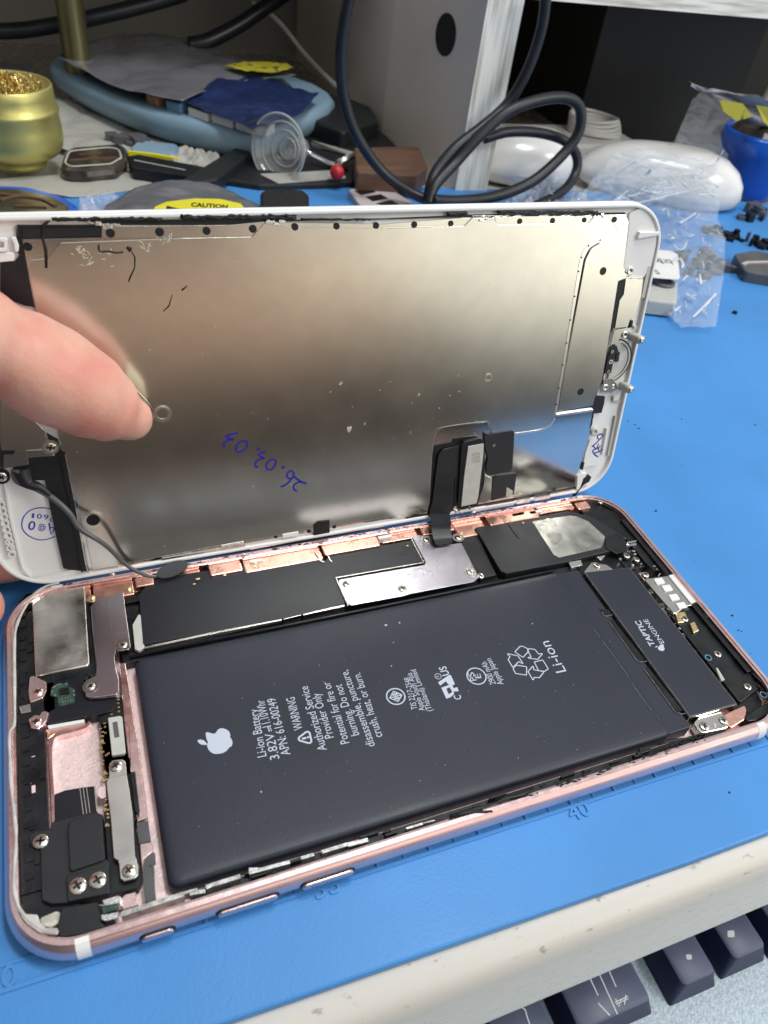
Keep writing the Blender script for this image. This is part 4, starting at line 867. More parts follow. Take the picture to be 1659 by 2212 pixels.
    for q in ((315, 1285, 1.15), (8, 1470, 1.1)):
        u, v = Q('L1', q[0], q[1], .8); o = screw(dp, u, v, .5, q[2], Z); mb = MB(); mb.ring(u, v, q[2], q[2] + .45, -.2, .62, 24); B(mb, 'screw_seat', 'plate_hi' if q[0] > 100 else 'black')
    # white lower left area with its sticker line and stamp
    mb = MB(); mb.ribbon(cat_rom(QQ('L1', [(30, 1500), (60, 1700), (100, 1870), (130, 2000), (150, 2050), (190, 2090)], .1), 3), .35, -.5, .12); mb.ribbon(QQ('L1', [(190, 2090), (300, 2075), (480, 2045)], .1), .3, -.5, .1); B(mb, 'bezel_step', 'white', fr)
    mb = MB()
    pts = []
    for i in range(9):
        t = i / 8; cx_, cy_ = 5 + 70 * t, 1640 + 310 * t; u, v = Q('L1', cx_, cy_, .5); mb.ring(u, v, .5, .82, -.5, .45, 12)
    mb.ribbon(cat_rom(QQ('L1', [(-10, 1620), (10, 1720), (40, 1830), (90, 1950)], .5), 3), .5, -.5, .35)
    B(mb, 'bezel_rib', 'white', fr)
    mb = MB(); wz = -.485
    circ = cat_rom(QQ('H3', [(1150, 370), (950, 335), (700, 345), (450, 440), (270, 640), (215, 850), (245, 1040), (400, 1220), (640, 1345), (850, 1385), (1100, 1345), (1300, 1270)], -.4), 4)
    mb.ribbon(circ, .26, wz - .01, wz + .012)
    for t, a, b, s_ in (('0', (690, 790), (450, 760), 2.4), ('@', (1005, 930), (750, 905), 1.45), ('1', (630, 520), (545, 515), 1.25), ('0', (885, 545), (715, 530), 1.25), ('6', (1095, 565), (930, 560), 1.25)):
        put_text(mb, t, Q('H3', *a, -.4), Q('H3', *b, -.4), s_ * 1.3, wz, .02)
    mb.ribbon(QQ('H3', [(1110, 830), (1130, 1020), (1160, 1200), (1290, 1010), (1265, 970)], -.4), .34, wz - .01, wz + .012); mb.ribbon(QQ('H3', [(1130, 975), (1280, 985)], -.4), .28, wz - .01, wz + .012)
    mb.ribbon(cat_rom(QQ('H3', [(1215, 775), (1160, 765), (1140, 720), (1170, 690), (1215, 690)], -.4), 3), .22, wz - .01, wz + .012)
    B(mb, 'factory_stamp', 'ink2', fr)
    # --- right hand bezel details
    mb = MB()
    mb.poly_prism(QQ('T4', [(1058, 100), (1120, 70), (1180, 130), (1190, 240), (1160, 320), (1120, 380), (1055, 372), (1035, 330), (1058, 150)], .1), -.5, .1, .15, .8)
    mb.poly_prism(QQ('T4', [(1095, 205), (1105, 180), (1190, 178), (1185, 195), (1100, 210)], .8), 0, .9, .2)
    mb.poly_prism(QQ('R3', [(1500, 270), (1540, 260), (1600, 250), (1560, 480), (1440, 500), (1460, 380)], .0), -.5, .1, .1, .5)
    mb.ribbon(QQ('R3', [(1640, 180), (1600, 400)], .2), .3, -.5, .3)
    mb.poly_prism(QQ('R3', [(1395, 570), (1430, 545), (1480, 545), (1440, 600), (1410, 680), (1385, 690)], .4), -.5, .6, .15, .3)
    B(mb, 'bezel_corner', 'white', fr)
    mb = MB()
    for pts, w in (([(880, 365), (850, 500), (815, 670)], 1.0), ([(555, 1815), (520, 2000), (480, 2200)], .55), ([(745, 945), (740, 970)], .9), ([(600, 1560), (610, 1520)], .8), ([(533, 1625), (530, 1670), (600, 1675)], .35)):
        mb.ribbon(QQ('R2', pts, .1), w, -.5, -.35 + .5)
    B(mb, 'bezel_slot', 'label', fr)
    mb = MB()
    mb.poly_prism(QQ('R2', [(590, 485), (655, 480), (630, 640), (580, 760), (540, 960), (510, 1010), (480, 1150), (440, 1440), (425, 1510), (385, 1515), (385, 1480), (440, 1180), (510, 860), (560, 600)], .3), -.5, .12, .03)
    mb.poly_prism(QQ('R2', [(360, 1620), (450, 1625), (440, 1700), (415, 1785), (340, 1790), (325, 1900), (300, 1945), (330, 1780)], .1), -.5, .06, .03)
    mb.poly_prism(QQ('R2', [(695, 895), (715, 888), (705, 950), (675, 960)], .1), -.5, .4, .03); mb.poly_prism(QQ('R3', [(1435, 460), (1455, 458), (1440, 520), (1425, 515)], .1), -.5, .2, .03)
    mb.poly_prism(QQ('R3', [(1440, 590), (1490, 560), (1510, 575), (1490, 615), (1440, 640), (1400, 700), (1380, 740), (1365, 735), (1410, 670), (1440, 640)], .5), -.3, .7, .1)
    B(mb, 'bezel_gap', 'black')
    mb = MB(); mb.poly_prism(QQ('R2', [(650, 490), (730, 478), (820, 490), (800, 660), (740, 850), (690, 890), (670, 955), (545, 965), (590, 700), (630, 640)], .3), -.45, .25, .08); mb.poly_prism(QQ('R2', [(540, 985), (665, 960), (690, 1010), (670, 1090), (600, 1110), (500, 1125)], .2), -.45, .2, .08)
    mb.poly_prism(QQ('R2', [(430, 1460), (515, 1445), (560, 1500), (570, 1560), (500, 1590), (420, 1580)], .3), -.45, .35, .08)
    mb.poly_prism(QQ('R2', [(640, 470), (720, 465), (805, 470), (820, 485), (730, 484)], .6), -.2, .6, .08)
    B(mb, 'home_button_bracket', 'plate')
    u, v = Q('R2', 545, 1280, .2); mb = MB()
    arc = lambda r: [(u - 1.0 + r * math.cos(R(a)), v + r * math.sin(R(a))) for a in range(-80, 81, 8)]
    mb.poly_prism(arc(4.9) + [(u - 1.0, v + 4.6), (u - 1.0, v - 4.6)], -.4, .15, .1); mb.ribbon(arc(5.3), .5, -.3, .35); hbn = B(mb, 'home_button', 'label')
    mb = MB(); mb.ribbon(arc(5.75), .4, -.3, .28)
    mb.ribbon(QQ('R2', [(500, 1170), (545, 1160), (555, 1210)], .4), 1.6, .1, .35); mb.ribbon(cat_rom(QQ('R2', [(530, 1190), (505, 1260), (490, 1330), (475, 1400)], .5), 4), 2.0, .1, .5); mb.poly_prism(QQ('R2', [(560, 1200), (595, 1195), (580, 1290), (545, 1290)], .5), .1, .5, .1)
    B(mb, 'button_flex', 'shield', hbn)
    for x, y in ((520, 1192), (505, 1290), (482, 1385)):
        a = Q('R2', x, y, .6); mb = MB(); mb.ring(*a, .25, .62 if y == 1290 else .4, .4, .62, 14); B(mb, 'rivet', 'plate_hi', hbn)
    for c, x, y, r in (('R2', 695, 410, 1.0), ('R2', 645, 1030, 1.0), ('R2', 455, 1540, .95), ('R2', 350, 1970, 1.1), ('R2', 530, 1530, .6)):
        a = Q(c, x, y, .5); mb = MB(); mb.lathe([(r, -.3), (r, .4), (r * .85, .55), (r * .45, .55), (r * .4, .2), (.01, .2)], (a[0], a[1], 0), 20); B(mb, 'screw_boss', 'plate_hi' if r < 1.05 else 'label')
    for x, y in ((760, 1030), (660, 1505)):     # hook tabs standing off the bottom edge
        a = Q('R2', x - 50, y + 15, 0); mb = MB(); mb.poly_prism(rnd_poly([(a[0] - .6, a[1] - 1.1), (a[0] + 1.6, a[1] - 1.0), (a[0] + 1.6, a[1] + .9), (a[0] - .6, a[1] + 1.0)], .6), -.4, 3.2, .3, 0)
        mb.mi = 1; mb.lathe([(.8, 2.6), (.8, 3.5), (.3, 3.6), (.01, 3.5)], (a[0] + .5, a[1], 0), 14); B(mb, 'hook_tab', ['label', 'steel'])
    mb = MB(); wz = .125
    H = lambda pts, w: mb.ribbon(cat_rom(QQ('H2', pts, .1), 4), w, wz - .02, wz + .015)
    H([(410, 950), (600, 800), (820, 580), (980, 400), (990, 290), (860, 270), (730, 350), (720, 460), (800, 530)], .38)
    H([(470, 870), (560, 990), (640, 1080), (760, 870), (770, 790)], .34); H([(450, 1160), (640, 1080), (780, 1000), (890, 900)], .34); H([(450, 1160), (520, 1290), (700, 1260), (880, 1180), (1000, 1090)], .36); H([(530, 1280), (570, 1380), (760, 1500)], .4); H([(780, 1000), (800, 1200)], .34)
    B(mb, 'marker_note', 'ink', fr)
    # --- display connector pocket and its flex cable
    mb = MB(); z = .25
    mb.poly_prism(QQ('R3', [(232, 320), (375, 290), (390, 265), (470, 250), (570, 243), (605, 262), (640, 270), (640, 700), (610, 790), (420, 850), (205, 860), (195, 760), (210, 480)], z), .0, z, .02); B(mb, 'pocket_black_gap', 'black')  # flat black sheet behind the connector and flex
    mb = MB(); mb.poly_prism(QQ('R3', [(635, 215), (680, 232), (700, 225), (870, 197), (882, 215), (880, 300), (868, 500), (850, 535), (690, 565), (660, 560), (650, 490), (665, 420), (640, 330)], .5), 0, .5, .1, .2)
    mb.poly_prism(QQ('R3', [(710, 590), (740, 572), (895, 548), (903, 560), (880, 720), (810, 740), (700, 772), (690, 760)], .5), 0, .45, .1, .2)
    B(mb, 'flex_patch', 'module')
    mb = MB(); u, v = Q('R3', 716, 320, .5); mb.disc(u, v, .42, .5, .54, 14); mb.poly_prism(QQ('R3', [(640, 560), (700, 590), (690, 760), (640, 790), (580, 795), (630, 650)], .4), 0, .42, .08); mb.poly_prism(QQ('R3', [(820, 660), (870, 690), (865, 725), (812, 735)], .5), .4, .5, .03)
    B(mb, 'patch_plate', 'plate')
    mb = MB(); z = 1.5
    mb.poly_prism(QQ('R3', [(450, 320), (475, 290), (600, 262), (632, 275), (640, 330), (600, 760), (580, 810), (440, 812), (420, 780), (440, 480)], z), .2, z, .15, .3); cb = B(mb, 'flex_connector', 'black')
    mb = MB(); mb.poly_prism(QQ('R3', [(502, 325), (630, 302), (625, 400), (585, 730), (570, 790), (445, 815), (470, 560)], z), z - .1, z + .25, .08, .15); lb = B(mb, 'connector_label', 'label', cb)
    mb = MB()
    for r_ in range(6): mb.ribbon(QQ('R3', [(530, 385 + r_ * 14), (598, 375 + r_ * 14)], z), .10, z + .24, z + .262)
    B(mb, 'label_print', 'module', lb)
    # black flex ribbon: flat on the panel, then bending over the gap onto the phone
    a = [(262, 400), (300, 352), (420, 325), (455, 300), (440, 480), (420, 800), (372, 850), (345, 905), (192, 905), (190, 860), (215, 780), (240, 560)]
    mb = MB(); mb.poly_prism(QQ('R3', a, .9), .55, .85, .08, .4); B(mb, 'flex_base', 'flex')
    mb = MB(); mb.ribbon(QQ('R3', [(400, 590), (395, 810)], 1.0), .35, .8, 1.0); B(mb, 'flex_slot', 'black')
    l0 = Vector(d2w((*Q('R3', 192, 880, .9), .9))); r0 = Vector(d2w((*Q('R3', 350, 880, .9), .9)))
    l1 = Vector(P3('R3', 245, 1135, 5.5)); r1 = Vector(P3('R3', 375, 1118, 5.5))
    m0 = Vector(P3('R3', 205, 1010, 7.3)); m1 = Vector(P3('R3', 362, 1000, 7.3))
    k0 = Vector(P3('R3', 222, 1085, 6.6)); k1 = Vector(P3('R3', 372, 1075, 6.6))
    Lp = cat_rom([l0, (l0 + m0) / 2 + Vector((0, -.7, 0)), m0, k0, l1], 5); Rp = cat_rom([r0, (r0 + m1) / 2 + Vector((0, -.7, 0)), m1, k1, r1], 5)
    mb = MB(); n = len(Lp); top, bot = [], []
    for i in range(n):
        p, q = Vector(Lp[i]), Vector(Rp[i]); t = Vector(Lp[min(i + 1, n - 1)]) - Vector(Lp[max(i - 1, 0)]); nn = t.cross(q - p).normalized() * .12
        if nn.dot(CPOS - p) < 0: nn = -nn
        top += [w2d(p + nn), w2d(p.lerp(q, .5) + nn), w2d(q + nn)]; bot += [w2d(p - nn), w2d(q - nn)]
    mb.add(top, [[i * 3 + k, (i + 1) * 3 + k, (i + 1) * 3 + k + 1, i * 3 + k + 1] for i in range(n - 1) for k in (0, 1)], True)
    mb.add(bot, [[i * 2, i * 2 + 1, i * 2 + 3, i * 2 + 2] for i in range(n - 1)], True)
    mb.add([top[i * 3] for i in range(n)] + [bot[i * 2] for i in range(n)], [[i, i + 1, n + i + 1, n + i] for i in range(n - 1)]); mb.add([top[i * 3 + 2] for i in range(n)] + [bot[i * 2 + 1] for i in range(n)], [[i, i + 1, n + i + 1, n + i] for i in range(n - 1)])
    B(mb, 'flex_cable', 'flex')
    # thin grey flex from the sensor to the left end of the board
    def strip(name, pts, w, m, dz=.12):
        pts = [Vector(p) for p in cat_rom([Vector(p) for p in pts], 5)]; n = len(pts); vs = []; mbb = MB()
        for i, p in enumerate(pts):
            t = pts[min(i + 1, n - 1)] - pts[max(i - 1, 0)]; view = (CPOS - p).normalized(); s_ = t.cross(view).normalized(); ww = (w[0] + (w[1] - w[0]) * i / (n - 1)) / 2; nn = view * dz
            for q in (p + s_ * ww + nn, p - s_ * ww + nn, p - s_ * ww - nn, p + s_ * ww - nn): vs.append(w2d(q))
        mbb.add(vs, [[i * 4 + a_, i * 4 + (a_ + 1) % 4, (i + 1) * 4 + (a_ + 1) % 4, (i + 1) * 4 + a_] for i in range(n - 1) for a_ in range(4)] + [[0, 1, 2, 3], [(n - 1) * 4 + a_ for a_ in (3, 2, 1, 0)]], True)
        return B(mbb, name, m)
    Dq = lambda c, x, y, w: Vector(d2w((*Q(c, x, y, w), w)))
    strip('sensor_ribbon', [Dq('L1', 95, 1420, .8), Dq('L1', 110, 1490, 1.2), Dq('L1', 230, 1540, 2.0), Dq('L1', 330, 1600, 2.8), Dq('L1', 430, 1690, 4.0), Dq('L1', 500, 1790, 5.0), Vector(P3('T5', 450, 705, 18)), Vector(P3('T5', 540, 790, 9.5)), Vector(P3('T5', 610, 832, 7.0)), Vector(P3('T5', 665, 845, 6.0)), Vector(P3('T5', 740, 835, 5.6))], (1.5, .65), 'flex_grey', .05)
    strip('sensor_ribbon', [Dq('L1', 130, 1420, .6), Dq('L1', 170, 1500, 1.4), Dq('L1', 250, 1530, 2.0), Dq('L1', 325, 1590, 2.6)], (3.4, .6), 'flex', .08)
    mb = MB(); c_ = Vector(P3('T5', 745, 815, 6.3)); pts = []
    for k in range(20):
        a_ = k * .31416; pts.append(c_ + Vector((math.cos(a_) * 3.3 + .3 * math.cos(a_) , math.sin(a_) * 1.4 + math.cos(a_) * .9, math.sin(a_) * .9)))
    vs = [w2d(p + Vector((0, 0, .15))) for p in pts] + [w2d(p - Vector((0, 0, .15))) for p in pts]
    mb.add(vs, [list(range(20)), list(range(39, 19, -1))] + [[i, 20 + i, 20 + (i + 1) % 20, (i + 1) % 20] for i in range(20)]); B(mb, 'ribbon_end', 'black_m')
    # --- bottom edge clips and contacts
    mb = MB(); mb.poly_prism(QQ('T5', [(1355, 625), (1375, 608), (1425, 603), (1425, 655), (1358, 668)], .5), -.2, .5, .08)
    mb.ribbon(QQ('T5', [(385, 840), (850, 765), (1320, 690), (1659, 625)], .1), .8, -.5, .05); mb.ribbon(QQ('R3', [(0, 920), (180, 885), (380, 850), (600, 810), (900, 755), (1385, 665)], .1), .8, -.5, .05)
    B(mb, 'edge_gasket', 'black')
    mb = MB(); mb.ribbon(QQ('T5', [(1222, 672), (1290, 660)], .5), .9, .1, .5); B(mb, 'edge_contact', 'white')
    mb = MB(); mb.ribbon(QQ('R3', [(540, 850), (700, 820), (880, 790)], .4), 1.2, -.5, .4); mb.ribbon(QQ('R3', [(900, 780), (1010, 762)], .4), 1.3, -.3, .6); mb.ribbon(QQ('R3', [(1045, 755), (1170, 735)], .4), 1.2, -.3, .6); mb.ribbon(QQ('R3', [(1180, 725), (1380, 690)], .4), 1.0, -.4, .3)
    mb.ribbon(QQ('T5', [(700, 770), (950, 728), (1060, 710)], .2), .35, -.3, .3); mb.ribbon(QQ('T5', [(1080, 725), (1400, 665), (1659, 625)], .2), .3, -.5, .4); mb.ribbon(QQ('T5', [(960, 722), (1055, 705)], .4), .5, -.3, .5)
    for k in range(14):
        u, v = Q('R3', random.uniform(370, 560), random.uniform(815, 870), .4); s_ = random.uniform(.2, .6); mb.box(u - s_, v - s_ * .5, 0, u + s_, v + s_ * .5, random.uniform(.3, 1.0), .06)
    B(mb, 'edge_clip', 'tin')
    u, v = Q('T5', 485, 845, .4); screw(dp, u, v, .2, .9, Z)
    return dp
display = build_display()
# ------------------------------------------------------------------ the bench and what stands on it
import bmesh
MT.update(
    laminate=mat('grey_laminate', (.86, .77, .67), .35, var=.05, vscale=20, bump=.1, bscale=400, rvar=.08),
    wood=mat('pale_wood_edge', (.84, .82, .74), .45, col2=(.50, .46, .39), vscale=90, thr=(.42, .66), stretch=(6, 6, .35), bump=.2, bscale=120),
    wood_h=mat('pale_wood_edge_across', (.84, .82, .74), .45, col2=(.50, .46, .39), vscale=90, thr=(.42, .66), stretch=(.35, 6, 6), bump=.2, bscale=120),
    wall=mat('grey_wall', (.46, .44, .40), .8, var=.06, vscale=6, bump=.1, bscale=80),
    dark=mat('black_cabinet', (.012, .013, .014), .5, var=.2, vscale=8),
    brass=mat('brass_tin', (.58, .52, .18), .36, .7, var=.08, vscale=60, bump=.12, bscale=2500, rvar=.06),
    brass_w=mat('brass_turnings', (.80, .58, .22), .18, 1., var=.2, vscale=400),
    tray=mat('blue_grey_plastic', (.24, .36, .46), .42, var=.05, vscale=40, bump=.2, bscale=1200),
    keywhite=mat('white_key', (.70, .70, .70), .4),
    bluekey=mat('blue_key', (.16, .36, .55), .4), orangekey=mat('orange_key', (.60, .28, .16), .4),
    bag=mat('antistatic_film', (.22, .22, .24), .26, .35, var=.10, vscale=30, bump=.5, bscale=120, bdist=.0008, rvar=.08),
    pouch=mat('navy_pouch', (.010, .022, .085), .4, var=.3, vscale=40, bump=.4, bscale=150, bdist=.0006),
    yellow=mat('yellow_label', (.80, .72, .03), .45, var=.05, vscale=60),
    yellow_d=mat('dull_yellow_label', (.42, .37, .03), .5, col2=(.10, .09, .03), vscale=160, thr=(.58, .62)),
    cable=mat('black_rubber', (.010, .012, .017), .38, var=.2, vscale=80, bump=.15, bscale=900),
    cable_w=mat('white_rubber', (.62, .61, .58), .4, var=.04, vscale=80),
    gadget=mat('white_gloss_plastic', (.74, .73, .71), .22, var=.03, vscale=30, coat=.3),
    film=mat('clear_film', (.82, .87, .93), .09, alpha=.15, bump=.9, bscale=90, bdist=.0012, spec=.9, coat=.5),
    film2=mat('clear_film_cloudy', (.66, .70, .78), .14, alpha=.22, bump=.9, bscale=140, bdist=.001, spec=.9, coat=.5),
    cup=mat('clear_rubber', (.62, .64, .62), .10, alpha=.30, spec=.9, coat=.6),
    cup_e=mat('clear_rubber_edge', (.60, .62, .60), .12, alpha=.75, spec=.9, coat=.5),
    red=mat('red_plastic', (.50, .02, .03), .35),
    chrome=mat('chrome', (.8, .8, .78), .12, 1.),
    jar=mat('blue_plastic', (.012, .10, .52), .28, var=.08, vscale=30, coat=.2),
    paper=mat('grey_paper', (.42, .41, .37), .6, var=.06, vscale=20, bump=.3, bscale=60, bdist=.001),
    brown=mat('brown_wood', (.16, .085, .055), .5, col2=(.10, .05, .03), vscale=60, stretch=(.5, 4, 4)),
    darkbrown=mat('dark_glassy_case', (.045, .036, .028), .2, var=.5, vscale=120, bump=.4, bscale=400, coat=.5),
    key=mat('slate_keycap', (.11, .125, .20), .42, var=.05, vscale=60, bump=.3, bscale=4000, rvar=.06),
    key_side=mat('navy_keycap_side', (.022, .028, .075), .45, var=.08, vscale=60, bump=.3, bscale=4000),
    keyprint=mat('white_legend', (.75, .78, .80), .5),
    kbody=mat('pale_keyboard_body', (.56, .66, .74), .38, var=.16, vscale=900, bump=1.0, bscale=1500, bdist=.0004),
    pinkish=mat('pinkish_white_plastic', (.55, .48, .48), .4),
    skin=mat('skin', (.67, .38, .29), .40, col2=(.62, .24, .19), vscale=75, thr=(.38, .66), bump=.55, bscale=1400, sss=.25, spec=.4, bdist=.00012, rvar=.05),
    nail=mat('fingernail', (.80, .66, .50), .25, sss=.1, spec=.5),
)
# bench top with its rounded speckled front edge
mb = MB()
prof = [(-20.4, -42.5), (-21.3, -41), (-21.6, -38), (-21.5, -9), (-21.2, -6.4), (-20.3, -4.4), (-18.9, -3.0), (-17.0, -2.25), (-14, -2.0), (700, -2.0), (700, -42.5)]
x0, x1, n = -420, 900, len(prof)
mb.add([(x0, y, z) for y, z in prof] + [(x1, y - (0), z) for y, z in prof], [[i, (i + 1) % n, n + (i + 1) % n, n + i][::-1] for i in range(n)] + [list(range(n)), list(range(2 * n - 1, n - 1, -1))])
for i in range(9): mb.sm[i] = True
bench = tag(mb.build('workbench', 'speckle', None, (100, 200, -20)), 'off white speckled stone workbench edge running under the blue mat', 'workbench')
# blue silicone mat, embossed ruler along its front edge
mat_t = thing('silicone_mat', 'bright blue silicone repair mat lying under the opened phone', 'mat', (200, 150, -2))
MO = (200, 150, -2)
mb = MB(); pts = rnd_poly([(-160, -10.5), (30, -14.6), (116, -16.6), (200, -17.0), (640, -17.0), (640, 262), (410, 291), (330, 312), (237, 320), (120, 333), (60, 330), (-160, 318)], 5); mb.poly_prism(pts, -1.98, 0, .5)
mb.build('mat_sheet', 'mat_blue', mat_t, MO)
mb = MB()
mb.ribbon([(-60, .1), (40, -.1), (132, -.5), (250, -1.5)], .7, -.1, .34)
for k in range(-6, 22):
    x = 90.5 + 10.13 * k; mb.ribbon([(x, -.4), (x + .1, 3.0)], .6, -.1, .32)
    for j in range(1, 2): mb.ribbon([(x + 5.1, -.4), (x + 5.1, 1.2)], .4, -.1, .2)
mb.ribbon([(-60, 3.9), (250, 2.8)], .5, -.1, .25)
mb.build('ruler_ridge', 'mat_blue', mat_t, MO)
for t, a, b in (('35', ('N', 272, 503), ('N', 330, 488)), ('40', ('N', 1058, 262), ('N', 1108, 248)), ('30', ('D', -32, 2150), ('D', 30, 2135))):
    mb = MB(); pa = P(*a, 0); pb = P(*b, 0); put_text(mb, t, pa, (pa[0] + 4.6, pa[1] + .1), 4.4, .3, .015)
    v = list(mb.v); f = [list(q) for q in mb.f]; m2 = MB(); m2.add(v, f)
    edges = {}
    for q in f:
        for i in range(len(q)): e = (q[i - 1], q[i]); edges[e] = 1
    o_ = len(v); m2.v += [(x, y, -.05) for x, y, z in v]
    for a_, b_ in edges:
        if (b_, a_) not in edges: m2.f.append([a_, a_ + o_, b_ + o_, b_]); m2.m.append(0); m2.sm.append(False)
    m2.build('ruler_number', 'mat_blue', mat_t, MO)
# wall at the back
mb = MB(); mb.box(-500, 605, -38, 1100, 625, 420); o = mb.build('back_wall', 'wall', None, (100, 605, 0)); tag(o, 'dim grey wall behind the cluttered bench', None, None, 'structure')

# shelf riser
sh = thing('shelf_riser', 'pale wood edged shelf riser standing on the bench behind the phone', 'shelf', (220, 330, -2)); SO = (220, 330, -2)
mb = MB(); mb.poly_prism([(218.8, 319.8), (235.7, 318.2), (240, 600), (208, 600), (206.5, 402)], -2, 86.2, .4); mb.build('side_panel', 'laminate', sh, SO)
mb = MB(); mb.poly_prism([(218.4, 318.4), (236.2, 316.6), (236.3, 318.1), (218.6, 319.7)], -2, 86.2); mb.build('edge_strip', 'wood', sh, SO)
hx = 213.0
for _ in range(12): hx = 218.8 - (X3('D', 963, 75, hx)[1] - 319.8) * .1496
hp_ = Vector(X3('D', 963, 75, hx)); mb = MB(); hn = Vector((-.989, -.148, 0))
mb.lathe([(9.2, -1), (9.2, .3), (8.6, .4), (8.2, .35), (.1, .35)], tuple(hp_), 32, hn)
mb.build('cable_hole', 'dark', sh, SO)
mb = MB(); mb.poly_prism([(-300, 440), (216, 430), (216, 321.5), (820, 312), (820, 600), (-300, 600)], 86.25, 104, .4); mb.build('top_board', 'laminate', sh, SO)  # left run and far right end unseen, added to shade the wall behind
mb = MB(); mb.poly_prism([(216, 320), (820, 310.4), (820, 311.9), (216, 321.4)], 86.2, 104.1); mb.build('edge_strip', 'wood_h', sh, SO)
mb = MB(); mb.poly_prism([(-300, 442), (-280, 442), (-280, 600), (-300, 600)], -2, 86.2, .4); mb.build('side_panel', 'laminate', sh, SO)
# black cabinet under the shelf
a = Y3('D', 1255, 250, 410); b = Y3('D', 1590, 250, 385)
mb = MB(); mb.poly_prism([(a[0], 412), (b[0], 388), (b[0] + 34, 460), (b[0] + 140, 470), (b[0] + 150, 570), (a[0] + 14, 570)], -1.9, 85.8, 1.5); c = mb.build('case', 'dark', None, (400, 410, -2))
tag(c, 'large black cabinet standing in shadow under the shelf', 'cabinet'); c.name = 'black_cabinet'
p = Y3('D', 1650, 200, 420); mb = MB(); mb.tube([(p[0] + 14, 420, 86), (p[0] - 2, 420, -1.9)], 3.5, 8)
tag(mb.build('metal_stand_post', 'laminate', None, (p[0], 420, -2)), 'slim grey metal stand post at the right of the black cabinet', 'post')

# crumpled sheets
def sheet(pts, z=1.0, amp=3., nz=30., cuts=5, thick=.15, zf=None, seed=0):
    """pts: 2D outline on the bench; zf(x,y) gives the height underneath"""
    bm = bmesh.new(); vs = [bm.verts.new((x, y, 0)) for x, y in pts]; bm.faces.new(vs)
    bmesh.ops.triangulate(bm, faces=bm.faces[:])
    for k in range(cuts):
        L = 1e9
        es = sorted(bm.edges, key=lambda e: -e.calc_length()); lim = es[0].calc_length() * .55
        bmesh.ops.subdivide_edges(bm, edges=[e for e in es if e.calc_length() > max(lim, 1.6)], cuts=1)
        bmesh.ops.triangulate(bm, faces=[f for f in bm.faces if len(f.verts) > 3])
    for v in bm.verts:
        x, y = v.co.x, v.co.y
        h = abs(mnoise.noise(Vector((x / nz, y / nz, seed)))) * amp * 1.4 + abs(mnoise.noise(Vector((x / nz * 2.7, y / nz * 2.7, seed + 5)))) * amp * .6
        v.co.z = (zf(x, y) if zf else z) + h
    bmesh.ops.recalc_face_normals(bm, faces=bm.faces[:])
    mb = MB(); bm.verts.index_update(); n = len(bm.verts)
    up = 1 if sum(f.normal.z for f in bm.faces) > 0 else -1
    mb.v = [tuple(v.co) for v in bm.verts] + [(v.co.x, v.co.y, v.co.z - thick) for v in bm.verts]
    for f in bm.faces:
        ids = [v.index for v in f.verts][::up]; mb.f += [ids, [i + n for i in ids][::-1]]; mb.m += [0, 0]; mb.sm += [True, True]
    for e in bm.edges:
        if len(e.link_faces) == 1: i, j = e.verts[0].index, e.verts[1].index; mb.f.append([i, j, j + n, i + n]); mb.m.append(0); mb.sm.append(False)
    bm.free(); return mb
def mid(pts, z=0): return (sum(p[0] for p in pts) / len(pts), sum(p[1] for p in pts) / len(pts), z)
def lay(name, m, pts, label, cat, z=.3, amp=2., nz=30., seed=1, zf=None, thick=.15, cuts=6, group=None):
    mb = sheet(pts, z, amp, nz, cuts, thick, zf, seed); o = mb.build(name, m, None, mid(pts, z)); return tag(o, label, cat, group)
lay('paper_sheet', 'paper', PP('D', [(-60, 388), (60, 378), (210, 368), (300, 372), (395, 388), (330, 400), (220, 418), (150, 424), (60, 410), (-60, 400)], 1), 'crumpled grey paper lying under the brass tin', 'paper', .2, 1.0, 30, 3)
lay('paper_sheet', 'paper', PP('D', [(90, 190), (140, 200), (230, 235), (320, 262), (470, 290), (560, 320), (420, 345), (290, 320), (140, 315), (90, 300)], 3), 'large creased grey paper lying below the blue grey keypad', 'paper', -.5, 3.0, 45, 8)
# blue grey keypad tray
kp = thing('desktop_keypad', 'pale blue grey keypad with white keys lying in the shade of the shelf', 'keypad', (100, 425, 0)); KO = (100, 425, 0)
mb = MB(); top = PP('D', [(103, 135), (150, 168), (215, 200), (320, 240), (430, 268), (520, 288), (570, 292), (640, 262), (725, 215), (640, 165), (420, 120), (230, 95), (140, 112)], 16)
top = ccw([tuple(v) for v in cat_rom([Vector(v) for v in top], 3, True)]); n = len(top)
rg = [(9, 1.5), (4, 3), (1.0, 7), (0, 11.5), (.8, 14.6), (2.5, 16), (5, 16.4)]; vs = []
for d, z in rg: vs += [(x, y, z) for x, y in inset(top, d)]
mb.add(vs, [[k * n + i, k * n + (i + 1) % n, (k + 1) * n + (i + 1) % n, (k + 1) * n + i] for k in range(len(rg) - 1) for i in range(n)], True)
mb.add([vs[(len(rg) - 1) * n + i] for i in range(n)], [list(range(n))]); mb.build('body', 'tray', kp, KO)
mb = MB(); mb.poly_prism(PP('D', [(130, 118), (215, 158), (330, 198), (450, 245), (560, 272), (600, 262), (420, 190), (180, 95)], 17), 16.1, 17, .3); mb.build('key_field', 'dark', kp, KO)
